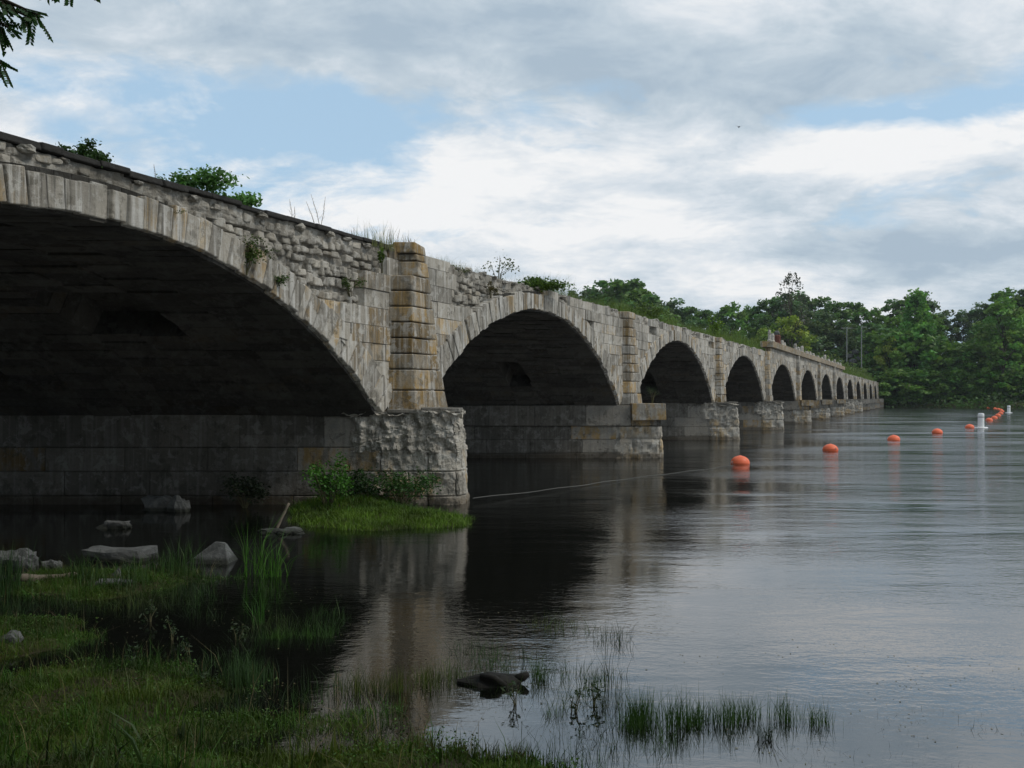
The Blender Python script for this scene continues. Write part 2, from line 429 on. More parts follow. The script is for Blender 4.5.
S = axis_pts([(-1500, -200, 130), (-200, -40, 16), (-40, -4, 3), (-4, 22, .11), (22, 60, 2), (60, 225, 11), (225, 260, 1.5), (260, 360, 8), (360, 3000, 220)])
T = axis_pts([(-2600, -300, 230), (-300, -60, 12), (-60, -22, 2), (-22, 9, .13), (9, 60, 2.5), (60, 320, 10), (320, 2800, 250)])
SS, TT = np.meshgrid(S, T, indexing='ij')
XX = SS*SN+TT*CS; YY = SS*CS-TT*SN; HH = ground_h(XX, YY)
V = np.stack([XX, YY, HH], -1).reshape(-1, 3)
ni, nj = SS.shape
idx = np.arange(ni*nj).reshape(ni, nj)
F = np.stack([idx[:-1, :-1], idx[:-1, 1:], idx[1:, 1:], idx[1:, :-1]], -1).reshape(-1, 4)[:, ::-1]
gr = np_mesh('ground', V, F, np.full((len(V), 3), .5), M['ground'], smooth=True); gr['kind'] = 'structure'
m = MB(); 
c4 = [xy_of(-6, -2500), xy_of(-6, 2700), xy_of(242, 2700), xy_of(242, -2500)]
m.add([(x, y, 0) for x, y in c4], [(0, 1, 2, 3)][::1]); wt = m.build('river_water', M['water']); wt['kind'] = 'structure'
me = wt.data
if me.polygons[0].normal.z < 0: me.flip_normals()

# ------------------------------------------------------------------ bridge
BW = 11.0                       # width of the bridge across
def FX(Y): return .46556*Y-12.867
def BP(Y, w, z): return (FX(Y)+w, Y, z)
NA = 13; SP = 16.1; MID0 = 13.85; HALF = 7.2
ZC = 5.38-11.45; RAD = 11.45; PHM = math.asin(HALF/CS/RAD); ZS = ZC+RAD*math.cos(PHM)
mids = [MID0+SP*k for k in range(NA)]
ZOFF = [-.10]+[0]*NA
def arcp(k, ph, r): return mids[k]+r*math.sin(ph)*CS, ZC+ZOFF[k]+r*math.cos(ph)
def extr_z(k, Y, t=.7):
    r = RAD+t; q = (Y-mids[k])/CS
    return ZC+ZOFF[k]+math.sqrt(max(r*r-q*q, .0))
def tint(tanp=.3):
    return (random.random() if random.random() > tanp else .7+.3*random.random(), random.random(), random.random())
def tintg(tanp=.3):
    return ((.6+.4*random.random()) if random.random() < tanp else .45*random.random(), random.random(), random.random())

bridge = empty('arch_bridge', (FX(21.05), 21.05, 0), label='long grey and tan stone arch bridge, ruined and overgrown, crossing the river on low arches', cat='bridge')
BO = Vector(bridge.location)
class BMB(MB):
    def build(s, name, mat, parent=bridge, **kw):
        s.v = [(x-BO.x, y-BO.y, z-BO.z) for x, y, z in s.v]
        o = MB.build(s, name, mat, parent, **kw)
        return o
# materials use object coordinates -> shift is harmless (z origin stays at the water)

def top_z(Y):
    return 6.5 if 72 < Y < 131 else 6.1
def near(k): return k < 4
HOLES = {0: [(44, 50, 3.0, 4.3), (38, 44, 5.6, 7.4), (44, 50, 6.4, 8.0), (51, 56, 7.6, 9.2)],
         1: [(50, 56, 3.2, 4.4), (49, 51, 1.6, 1.9)], 2: [(50, 56, 3.4, 4.6)]}
for k in range(NA):
    nv = 60 if k < 6 else 36
    dph = 2*PHM/nv
    # arch ring: voussoirs
    b = BMB()
    Yl = None
    for i in range(nv):
        p0 = -PHM+i*dph; p1 = p0+dph
        pm = abs((p0+p1)/2/PHM)
        th = .50+.26*pm+random.uniform(-.05, .05)
        r0 = RAD+random.uniform(-.02, .045)
        g_ = .0009
        A, B_, C_, D_ = arcp(k, p0+g_, r0), arcp(k, p1-g_, r0), arcp(k, p1-g_, RAD+th), arcp(k, p0+g_, RAD+th)
        w1 = .05+random.uniform(-.03, .03); w0 = -.5
        if k < 2 and random.random() < .12: w1 -= .07
        b.hexa([BP(A[0], w0, A[1]), BP(A[0], w1, A[1]), BP(B_[0], w1, B_[1]), BP(B_[0], w0, B_[1]),
                BP(D_[0], w0, D_[1]), BP(D_[0], w1, D_[1]), BP(C_[0], w1, C_[1]), BP(C_[0], w0, C_[1])], tintg(.42))
    b.build('arch_ring', M['ring'], bevel=.018 if near(k) else 0)
    # barrel: soffit blocks darkened for the vault's shade, with stepped courses, and a closed backing
    b = BMB()
    wl = [0]
    x = -.9
    edges = [-.09]
    while x > -BW+.2:
        edges.append(x); x -= random.uniform(.7, 1.1) if near(k) else 2.5
    edges.append(-BW)
    nb = nv
    for i in range(nb):
        p0 = -PHM+i*dph; p1 = p0+dph
        sh = random.uniform(-.2, .2) if k > 2 else random.uniform(-.03, .03)
        for j in range(len(edges)-1):
            wa = edges[j]-(sh if 0 < j else 0); wb = edges[j+1]-(sh if j+1 < len(edges)-1 else 0)
            wc = -(wa+wb)/2
            if any(h0 <= i < h1 and h2 <= wc <= h3 for h0, h1, h2, h3 in HOLES.get(k, [])): continue
            ro = RAD+random.uniform(-.035, .03)
            if j < 2: ro = RAD+random.uniform(-.05, -.028) if k == 0 else RAD+random.uniform(-.075, -.025)
            A, B_, C_, D_ = arcp(k, p0+.0005, ro), arcp(k, p1-.0005, ro), arcp(k, p1-.0005, RAD+.6), arcp(k, p0+.0005, RAD+.6)
            b.hexa([BP(A[0], wb, A[1]), BP(A[0], wa, A[1]), BP(B_[0], wa, B_[1]), BP(B_[0], wb, B_[1]),
                    BP(D_[0], wb, D_[1]), BP(D_[0], wa, D_[1]), BP(C_[0], wa, C_[1]), BP(C_[0], wb, C_[1])], tintg(.15))
    for i in range(24):   # backing shell
        p0 = -PHM*1.05+i*2.1*PHM/24; p1 = p0+2.1*PHM/24
        A, B_ = arcp(k, p0, RAD+.62), arcp(k, p1, RAD+.62)
        b.add([BP(A[0], -.5, A[1]), BP(B_[0], -.5, B_[1]), BP(B_[0], -BW+.01, B_[1]), BP(A[0], -BW+.01, A[1])], [(0, 1, 2, 3)])
    b.build('arch_barrel', M['vault_shade'])

# spandrel walls: ashlar blocks (with losses) and rubble hearting behind
CH = .40
for k in range(NA+1):
    # wall k fills between the crown of arch k-1 and the crown of arch k
    ya = mids[k-1] if k > 0 else mids[0]-16
    yb = mids[k] if k < NA else mids[-1]+14
    def low(Y):
        z = -9
        if k > 0 and Y < mids[k-1]+HALF+.6: z = max(z, extr_z(k-1, Y, .36))
        if k < NA and Y > mids[k]-HALF-.6: z = max(z, extr_z(k, Y, .36))
        return max(z, ZS-.02)
    b = BMB(); zt = 0
    fl = (k >= 1)
    row = 0; z = ZS
    while z < 7:
        z1 = z+CH*random.uniform(.93, 1.07)
        y = ya-random.random()*.5
        while y < yb:
            L_ = random.choice([.5, .65, .8, 1.0, 1.2])*(1 if k < 5 else 1.7)
            ym = y+L_/2; yc0, yc1 = max(y, ya), min(y+L_, yb)
            top = top_z(ym)
            keep = yc1-yc0 > .05 and z < top-.1
            if keep:
                if k == 1 and ym < mids[0]+HALF+.3:      # left of pier one: facing mostly fallen
                    lim = 4.85 if ym > 19.0 else (4.2 if ym > 18.2 else 0)
                    if ym > 20.5: lim = 5.55
                    if z1 > lim: keep = False
                elif k == 1:
                    if z1 > 5.75 and ym > 23.9: keep = random.random() < .3 and z1 < 6
                    if z1 > 4.8 and 24.2+(5.9-z1)*1.0 < ym < 27.3: keep = False
                elif k == 0: keep = ym < 6 and random.random() < .3
                else:
                    if z1 > top-.15: keep = random.random() < .55
                    elif z1 > top-.6: keep = random.random() < .88
                    else: keep = random.random() < .97
                    if 72 < ym < 131 and z1 > 5.9: keep = True
            if keep:
                z1c = min(z1, top+random.uniform(-.03, .03))
                n = 3; w1 = random.uniform(-.02, .025); c = tintg(.42 if k < 2 else .24); pts = []
                ok = False; seg = []
                for q in range(n+1):
                    yy = yc0+.006+(yc1-yc0-.012)*q/n; zl = max(z+.006, low(yy)); seg.append((yy, zl))
                    if zl < z1c-.05: ok = True
                if ok:
                    for q in range(n):
                        (ya1, za1), (yb1, zb1) = seg[q], seg[q+1]
                        zt1 = z1c-.006; za1 = min(za1, zt1-.004); zb1 = min(zb1, zt1-.004)
                        if zt1-max(za1, zb1) < .005 and zt1-min(za1, zb1) < .02: continue
                        fs = [(0, 1, 2, 3), (7, 6, 5, 4), (1, 5, 6, 2), (0, 4, 5, 1), (3, 2, 6, 7)]
                        if q == 0: fs.append((0, 3, 7, 4))
                        if q == n-1: fs.append((1, 2, 6, 5))
                        # face ring: front quad, back quad, ...
                        p = [BP(ya1, w1, za1), BP(yb1, w1, zb1), BP(yb1, w1, zt1), BP(ya1, w1, zt1),
                             BP(ya1, -.4, za1), BP(yb1, -.4, zb1), BP(yb1, -.4, zt1), BP(ya1, -.4, zt1)]
                        b.add(p, [(0, 1, 2, 3), (7, 6, 5, 4), (3, 2, 6, 7), (4, 5, 1, 0)]+([(0, 3, 7, 4)] if q == 0 else [])+([(1, 5, 6, 2)] if q == n-1 else []), c)
            y += L_
        z = z1; row += 1
    b.build('spandrel_ashlar', M['ashlar'])
    # rubble hearting sheet, displaced stone by stone
    res = .036 if k in (0, 1) else (.10 if k < 4 else .3)
    if k == 0: ya2, res2 = mids[0]-16, .3
    else: ya2 = ya
    ys = np.arange(ya2, yb+res, res) if k != 0 else np.concatenate([np.arange(ya2, 11, .4), np.arange(11, yb+.03, .034)])
    nzr = int(3.9/max(res, .045))
    VV = []; CC = []
    for yy in ys:
        lo = low(yy)+.02; hi = top_z(yy)-(.04 if 72 < yy < 131 else 0)
        for q in range(nzr+1):
            z = lo+(hi-lo)*q/nzr
            p = Vector((yy/CS, 0, z))
            wy = p.x+.10*mnoise.noise(p*2.6)+.03*mnoise.noise(p*9); wz = p.z+.16*mnoise.noise(p*1.7+Vector((9, 0, 4)))+.09*mnoise.noise(p*4.4+Vector((2, 0, 7)))+.025*mnoise.noise(p*9+Vector((3, 0, 1)))
            rr_ = math.floor(wz/.185); h1 = (math.sin(rr_*12.9+k*3)*43758.5) % 1; wd = .22+.12*h1
            cc_ = math.floor((wy+h1*3)/wd); h2 = (math.sin(cc_*78.2+rr_*37.7+k)*24634.6) % 1; h3 = (h2*57.3) % 1
            u_ = (wy+h1*3)/wd-cc_; v_ = wz/.185-rr_
            ed = min(min(u_, 1-u_)*wd, min(v_, 1-v_)*.185)
            e = min(max((ed-.010)/.030, 0), 1)
            rnd = h2
            if h3 < .2: e *= .15
            dw = (-.295 if k < 2 else -.31+.055*e**.6+.075*h2*e)+.04*mnoise.fractal(p*7, 1, 2, 4)+.05*mnoise.noise(p*.8)
            if z > hi-.35: dw += .10
            jz = .05*mnoise.noise(p*2.2) if q == nzr else 0
            VV.append(BP(yy, dw, z+jz)); CC.append((rnd*.6, -.1+.65*((rnd*7.7) % 1)*e+.6*e if k > 1 else .1+.3*rnd, .5))
    if k < 2:
        bs = BMB(); zr = ZS; rs = random.Random(40+k)
        while zr < 6.1:
            hr = rs.uniform(.17, .27); yq = (10.5 if k == 0 else ya)-rs.random()*.3; wav = rs.random()*6
            while yq < yb:
                lw = rs.uniform(.15, .27); zc = zr+.07*math.sin(yq*1.3+wav)+rs.uniform(-.03, .03); hh = hr*rs.uniform(.75, 1.08)
                if low(yq+lw/2)+.03 < zc+hh*.4 and zc+hh < 6.12 and rs.random() < .9:
                    base_w = -.27+.05*mnoise.noise(Vector(((yq)/CS, 0, zc))*.8)
                    w1 = base_w+rs.uniform(.05, .12); J = lambda a=.028: rs.uniform(-a, a)
                    q_ = [(yq+.012, zc+.010), (yq+lw-.012, zc+.010), (yq+lw-.012, zc+hh-.010), (yq+.012, zc+hh-.010)]
                    fr = [(a_+J(.03), w1+J(.03), b_+J()) for a_, b_ in q_]
                    bk = [(a_, -.45, b_) for a_, b_ in q_]
                    P8 = [BP(*bk[0]), BP(*fr[0]), BP(*fr[1]), BP(*bk[1]), BP(*bk[3]), BP(*fr[3]), BP(*fr[2]), BP(*bk[2])]
                    n0 = len(bs.v)
                    bs.hexa(P8, (rs.random()*.65, rs.random()*1.15, .5))
                yq += lw
            zr += hr
        bs.build('rubble_stones', M['rubble'], bevel=.028)
    VV = np.array(VV)-np.array(BO)
    ny = len(ys); ix = np.arange(ny*(nzr+1)).reshape(ny, nzr+1)
    F = np.stack([ix[:-1, :-1], ix[1:, :-1], ix[1:, 1:], ix[:-1, 1:]], -1).reshape(-1, 4)
    o = np_mesh('rubble_core', VV, F, np.array(CC), M['rubble'], bridge)

# deck body, rear wall
b = BMB()
Yn, Yf = -6.0, mids[-1]+HALF+24
def slab(y0, y1, z0, z1, w0, w1, c=(.3, .4, .5)):
    b.hexa([BP(y0, w0, z0), BP(y0, w1, z0), BP(y1, w1, z0), BP(y1, w0, z0), BP(y0, w0, z1), BP(y0, w1, z1), BP(y1, w1, z1), BP(y1, w0, z1)], c)
slab(Yn, Yf, 5.99, 6.04, -BW+.02, -.3)
for k in range(-1, NA):
    y0 = mids[k] if k >= 0 else Yn; y1 = mids[k+1] if k+1 < NA else Yf
    n = 26
    for q in range(n):
        a0 = y0+(y1-y0)*q/n; a1 = y0+(y1-y0)*(q+1)/n
        def lo(Y):
            z = -9
            if k >= 0 and Y < mids[k]+HALF+.2: z = max(z, extr_z(k, Y, .3))
            if k+1 < NA and Y > mids[k+1]-HALF-.2: z = max(z, extr_z(k+1, Y, .3))
            return max(z, ZS)
        b.add([BP(a0, -BW, lo(a0)), BP(a1, -BW, lo(a1)), BP(a1, -BW, 6.03), BP(a0, -BW, 6.03)], [(0, 3, 2, 1)])
        b.add([BP(a0, -.52, lo(a0)+.35), BP(a1, -.52, lo(a1)+.35), BP(a1, -.52, 6.0), BP(a0, -.52, 6.0)], [(0, 1, 2, 3)])
b.build('deck_fill', M['rubble'])
# dark asphalt lip over the first arch
b = BMB(); y = 4.0
while y < 24.2:
    L_ = random.uniform(.3, .8); zt = 6.17+.08*max(0, (17-y)/6)+random.uniform(-.015, .02); w1 = -.08+random.uniform(-.05, .03)
    if y > 21.5: zt -= .1; w1 -= .15
    zb = zt-random.uniform(.08, .12)
    b.hexa([BP(y, -1.6, zb), BP(y, w1, zb), BP(y+L_, w1+random.uniform(-.03, .03), zb), BP(y+L_, -1.6, zb),
            BP(y, -1.6, zt), BP(y, w1-.02, zt), BP(y+L_, w1-.02, zt), BP(y+L_, -1.6, zt)])
    y += L_
b.build('asphalt_edge', M['asphalt'], bevel=.02)
# loose coping stones along the crumbling top
b = BMB(); y = 9; sd_ = 0
while y < 214:
    step = random.uniform(.22, .55)*(2.2 if y < 21 else 1)*(1 if y < 60 else 1.8)
    if not 71 < y < 132:
        if y < 21: zt, ww = 6.03, -.14
        else: zt, ww = 6.08, -.2
        r = random.uniform(.13, .24)*(1 if y < 60 else 1.3)
        r *= .6 if y < 36 else .75
        b.rock(BP(y, ww+random.uniform(-.12, .06), zt+random.uniform(-.06, .05)), (r, r*1.3, r*.55), sd_, .3, 6, (random.random()*.6, random.random(), .5), .85)
    y += step; sd_ += 1
b.build('coping_rubble', M['rubble'])

# pilasters and piers
for k in range(-1, NA):
    Nk = (mids[k]+HALF) if k >= 0 else mids[0]-HALF-1.7; 
    if k == NA-1: pass
    big_ = 1.0 if k == 0 else .62
    L0, L1 = 1.5, .75
    pr0, pr1 = .62*big_, .46*big_
    b = BMB(); z = ZS
    ztop = top_z(Nk+.5)-(.12 if k == 0 else .0 if not 72 < Nk < 131 else .02)
    i = 0
    while z < ztop-.1:
        h = .5 if i < 2 else .375
        z1 = z+h
        if ztop-z1 < .12: z1 = ztop
        f0 = (z-ZS)/(ztop-ZS); f1 = (z1-ZS)/(ztop-ZS)
        fm0 = f0
        def pl(f): return Nk+.32+.04*f, Nk+.32+L0+(L1-L0)*f**.8, pr0+(pr1-pr0)*f
        a0, e0, q0 = pl(f0); a1, e1, q1 = pl(f1)
        jj = random.uniform(-.02, .03)
        # two stones per course when wide
        top2 = (k == 0 and i >= 8)
        if top2: a0 += .33; a1 += .33
        cuts = [0, random.uniform(.5, .7), 1] if e0-a0 > .8 else [0, 1]
        for ci in range(len(cuts)-1):
            ca, cb = cuts[ci], cuts[ci+1]
            def yy(a, e, t): return a+(e-a)*t
            g2 = .012
            b.hexa([BP(yy(a0, e0, ca)+(.006 if ci else 0), -.4, z+g2), BP(yy(a0, e0, ca)+(.006 if ci else 0), q0+jj, z+g2), BP(yy(a0, e0, cb), q0*(.96 if ci else 1)+jj, z+g2), BP(yy(a0, e0, cb), -.4, z+g2),
                    BP(yy(a1, e1, ca)+(.006 if ci else 0), -.4, z1-g2), BP(yy(a1, e1, ca)+(.006 if ci else 0), q1+jj, z1-g2), BP(yy(a1, e1, cb), q1*(.96 if ci else 1)+jj, z1-g2), BP(yy(a1, e1, cb), -.4, z1-g2)],
                   tintg(.95 if k == 0 else .5))
        z = z1; i += 1
    if k == 0:   # the tall cap stones
        b.hexa([BP(Nk+.62, -.1, z+.01), BP(Nk+.62, .44, z+.01), BP(Nk+1.15, .42, z+.01), BP(Nk+1.15, -.5, z+.01),
                BP(Nk+.66, -.1, z+.28), BP(Nk+.65, .42, z+.28), BP(Nk+1.12, .4, z+.22), BP(Nk+1.12, -.5, z+.22)], (.8, .45, .5))
    b.build('pilaster', M['pilaster'], bevel=.03 if k < 3 else 0)
    # pier: coursed blocks through its thickness, nose towards the camera side
    pr = [1.95, 1.85, 1.6, 1.6, 1.6][min(k, 4)] if k >= 0 else 1.9
    if k == NA-1: thick = 14
    else: thick = SP-2*HALF
    y0, y1 = Nk, Nk+thick
    if k == -1: y0, y1 = Nk-6, Nk+1.7
    xn = FX(Nk if k >= 0 else Nk)+pr; xb = FX(Nk)-BW-1.2
    b = BMB()
    courses = [(-1.2, .20, .06), (.20, .77, .03), (.77, 1.33, 0.0), (1.33, ZS, -.0)]
    rough = k in (0, 2, 3, 7, 8)
    for ci, (z0, z1, ex) in enumerate(courses):
        xe = xn+ex*1.4
        band = .13 if ci == 3 else ex*.6
        L_ = 1.95
        x = xe; first = True; off = .95 if ci % 2 else 0
        while x > xb:
            ln = (L_-off*.6) if first else L_*random.uniform(.9, 1.1)
            x0_ = max(x-ln, xb)
            rgh = rough and ci == 3 and x > FX(Nk)-.6
            if rgh:
                band = -.02
            jy = random.uniform(-.012, .012)
            bat = .03 if first else 0
            ins = .03
            if first and 0 <= k < 9: x -= .30; ins = .14
            mt = tintg(.35 if x > xn-3 else .12); mt = (mt[0], (1.3+.6*random.random()) if x > xn-3 else .05+.45*random.random(), .5)  # tint carries under-arch shade: nose blocks lightened, inner blocks darkened
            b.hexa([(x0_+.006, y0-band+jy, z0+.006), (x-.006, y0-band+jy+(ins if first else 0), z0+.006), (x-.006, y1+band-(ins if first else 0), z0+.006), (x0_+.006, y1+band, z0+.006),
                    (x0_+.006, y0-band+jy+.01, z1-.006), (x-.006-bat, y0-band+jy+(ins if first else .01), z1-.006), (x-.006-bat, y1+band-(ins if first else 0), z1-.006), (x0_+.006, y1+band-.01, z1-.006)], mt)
            x = x0_; first = False
        if rough and ci == 3: pass
    # dark core so that joints read deep
    b.box(xb+.1, xn-.42, y0+.03, y1-.03, -1.2, 1.32, (.2, .1, .5)); b.box(xb+.1, (FX(Nk)-.7) if rough else xn-.12, y0+.034, y1-.034, 1.325, ZS-.03, (.2, .1, .5))
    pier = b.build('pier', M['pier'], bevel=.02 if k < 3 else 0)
    if 0 <= k < 9:
        # broken nose: a gridded box torn back with noise
        xs0 = FX(Nk)-.9; bb = BMB()
        res = .03 if k == 0 else .10
        off = Vector((k*7.1, 0, 0))
        def wrap(zlo, zhi, prot, amp, xs, bat, cap, joints):
            def disp(p, nrm, ua):
                f = mnoise.ridged_multi_fractal((p+off)*1.7, .8, 2.2, 6, 1, 2)
                v = mnoise.voronoi((p+off)*3.6)[0]
                d = min((-.13+.085*f-.12*v[0]+.05*mnoise.noise(p*7)+.03*mnoise.noise(p*19))*amp, .06)
                if joints:
                    for zj in (.20, .77):
                        if abs(p.z-zj) < .022: d -= .05
                    row = 0 if p.z < .2 else (1 if p.z < .77 else 2)
                    if p.y < y0+.3 and abs((p.x-xn+.45*(row % 2)+.3) % 1.1-.55) < .018: d -= .05
                fade = min(1, ua/(.10+.05*mnoise.noise(Vector((p.z*4, k, 0)))))
                return nrm.normalized()*(d-.20*(1-fade))
            La, Lb = xn-xs, y1-y0; tot = 2*La+Lb
            def path(u):
                d = u*tot
                if d < La: return (xs+d, y0-prot), (0, -1)
                if d < La+Lb: return (xn, y0-prot+(d-La)/Lb*(Lb+2*prot)), (1, 0)
                return (xn-(d-La-Lb), y1+prot), (0, 1)
            def side(u, v):
                (px_, py_), (nx_, ny2) = path(u)
                (pa, na), (pb, nb_) = path(max(u-.03, 0)), path(min(u+.03, 1))
                nr = Vector((na[0]+nb_[0]+nx_, na[1]+nb_[1]+ny2, .0)); nr.normalize()
                if cap and v > .85: nr += Vector((0, 0, (v-.85)*3))
                dc = min(abs(u*tot-La), abs(u*tot-La-Lb)); px_ -= nr.x*.17*max(0, 1-dc/.5)**2; py_ -= nr.y*.17*max(0, 1-dc/.5)**2
                if cap: px_ -= .10*v*max(0, min(1, (px_-xs)/1.2)); 
                k_ = min(1, max(0, (px_-xs)/.8))
                return (px_+bat*(1-v)*k_, py_, zlo+(zhi-zlo)*v), nr, min(u, 1-u)*tot/1.2*.3
            def grid(fn, nu, nv_):
                vs = []
                for a in range(nu+1):
                    for c_ in range(nv_+1):
                        p, nr, ua = fn(a/nu, c_/nv_)
                        p = Vector(p); vs.append(p+disp(p, Vector(nr), ua))
                fs = [(a*(nv_+1)+c_, (a+1)*(nv_+1)+c_, (a+1)*(nv_+1)+c_+1, a*(nv_+1)+c_+1) for a in range(nu) for c_ in range(nv_)]
                base = [(.55+.6*mnoise.noise(v*1.1) if joints else .2+.3*mnoise.noise(v*1.5), .6+.5*mnoise.noise(v*2.7), .5) for v in vs]
                i0 = len(bb.v); bb.v.extend([tuple(v) for v in vs]); bb.f.extend([tuple(i+i0 for i in f) for f in fs]); bb.c.extend(base)
            grid(side, int(tot/res), int((zhi-zlo)/res))
            if cap: grid(lambda u, v: ((xs+(xn-.06-xs)*u, y0-prot+(y1-y0+2*prot)*v, zhi), (0, 0, 1), 1), int(La/res/2), max(int(Lb/res/2), 4))
        if rough: wrap(1.22, ZS+.03, .15, 1.0, FX(Nk)-.9, .05, True, False)
        wrap(-.35, 1.26 if rough else 1.30, .10, .45, FX(Nk)-.5, .10, False, True)
        bb.build('broken_nose', M['broken'], pier, smooth=False)
    if k >= 0:
        # bedding slabs under the pilaster
        bb = BMB()
        x0_ = FX(Nk)+.15
        if k == 1 or k in (4, 5, 6):
            zz0 = 1.56 if k == 1 else 1.7
            bb.hexa([(x0_+.35, y0-.28, zz0), (xn+.05, y0-.25, zz0+.02), (xn+.05, y1+.1, zz0+.02), (x0_+.35, y1+.1, zz0),
                     (x0_+.33, y0-.27, ZS+.09), (xn+.03, y0-.24, ZS+.07), (xn+.03, y1+.1, ZS+.07), (x0_+.33, y1+.1, ZS+.09)], (.8, .55, .5))
        else:
            bb.hexa([(x0_, y0-.12, ZS-.04), (x0_+.75, y0-.16, ZS-.04), (x0_+.75, y0+.5, ZS-.04), (x0_, y0+.5, ZS-.04),
                     (x0_, y0-.12, ZS+.05), (x0_+.75, y0-.14, ZS+.04), (x0_+.75, y0+.5, ZS+.04), (x0_, y0+.5, ZS+.05)], (.2, .8, .5))
            bb.hexa([(x0_+.78, y0+.05, ZS-.02), (xn-.1, y0+.12, ZS-.02), (xn-.1, y1-.1, ZS-.02), (x0_+.78, y1, ZS-.02),
                     (x0_+.78, y0+.05, ZS+.09), (xn-.12, y0+.14, ZS+.07), (xn-.12, y1-.1, ZS+.07), (x0_+.78, y1, ZS+.09)], (.3, .7, .5))
        bb.build('pier_cap', M['cornice'] if k in (1, 4, 5, 6) else M['pier'], pier, bevel=.02)

# parapet course over arches five to eight
b = BMB(); y = 71.5
while y < 131:
    L_ = random.uniform(3.2, 4.4); y1 = min(y+L_, 131.4); c = (.85, .4+.4*random.random(), .5)
    b.hexa([BP(y+.02, -.7, 6.52), BP(y+.02, .30, 6.52), BP(y1-.02, .30, 6.52), BP(y1-.02, -.7, 6.52),
            BP(y+.02, -.7, 6.98), BP(y+.02, .34, 6.98), BP(y1-.02, .34, 6.98), BP(y1-.02, -.7, 6.98)], c)
    y = y1
b.build('cornice', M['cornice'])
pitch = 0
for i, Yp in enumerate([72.2, 73.6, 78.4, 79.6, 86, 88, 90.5, 94, 96.4, 99, 103, 107, 110, 114, 118, 121, 125, 128.5]):
    b = BMB(); r = random.uniform(.14, .24); h = random.uniform(.3, .75) if i > 2 else [.95, .75, .5][i]
    b.lathe([(r, 6.98), (r*1.05, 7.1), (r*.75, 7.2), (r*.8, 6.98+h*.8), (r*.5, 6.98+h)], 8, BP(Yp, -.1, 0)[:2]+(0,), (.1, 1, .5))
    b.build('baluster_stub', M['broken'])

# reddish stump pillar with a round pale top on the parapet
yp = 76.0
pe = empty('stone_pillar', BP(yp, -.15, 6.98), label='short reddish brown pillar with pale round top standing on the parapet', cat='pillar')
b = MB(); b.lathe([(.36, 0), (.38, .1), (.33, .2), (.34, .7), (.28, .8)], 10); b.build('shaft', M['rust'], pe)
b = MB(); b.rock((0, 0, .95), (.24, .24, .22), 4, .2, 7); b.build('cap', M['rock'], pe)

# ------------------------------------------------------------------ vegetation builders
def bush(name, loc, wx, wy, h, leafn, leafs, colr, label, cat='bush', group=None, seed=1, stems=7, aspect=.55, clumps=14):
    r = np.random.default_rng(seed); rd = random.Random(seed)
    e = empty(name, loc, label=label, cat=cat, group=group)
    b = MB(); tips = []
    for i in range(stems):
        a = rd.random()*6.283; q = rd.random()**.5
        tip = Vector((wx*.5*q*math.cos(a), wy*.5*q*math.sin(a), h*rd.uniform(.55, 1)*(1-.35*q)))
        mid = Vector((tip.x*.35+rd.uniform(-.1, .1)*wx, tip.y*.35, tip.z*.5))
        b.tube([(tip.x*.1, tip.y*.1, -.05), mid, tip], [h*.014+.003, h*.009+.002, h*.004+.001], 4)
        tips += [tip, mid.lerp(tip, .5), mid.lerp(tip, .75)]
    b.build('stem', M['stem'], e)
    cs = [tips[rd.randrange(len(tips))]+Vector((rd.gauss(0, wx*.07), rd.gauss(0, wy*.07), rd.gauss(0, h*.06))) for _ in range(clumps)]
    parts = []; per = max(leafn//clumps, 3)
    for c in cs:
        n = per; sg = np.array([wx*.10, wy*.10, h*.11])
        P_ = np.array(c)+r.normal(size=(n, 3))*sg
        P_[:, 2] = np.maximum(P_[:, 2], .0)
        br = rd.uniform(.65, 1.35)
        parts.append(leaves_geo(P_, leafs, cols_var(np.array(colr)*br, n, r), r, aspect))
    V_, F_, C_ = merge(parts)
    np_mesh('foliage', V_, F_, C_, M['leaf'], e)
    return e

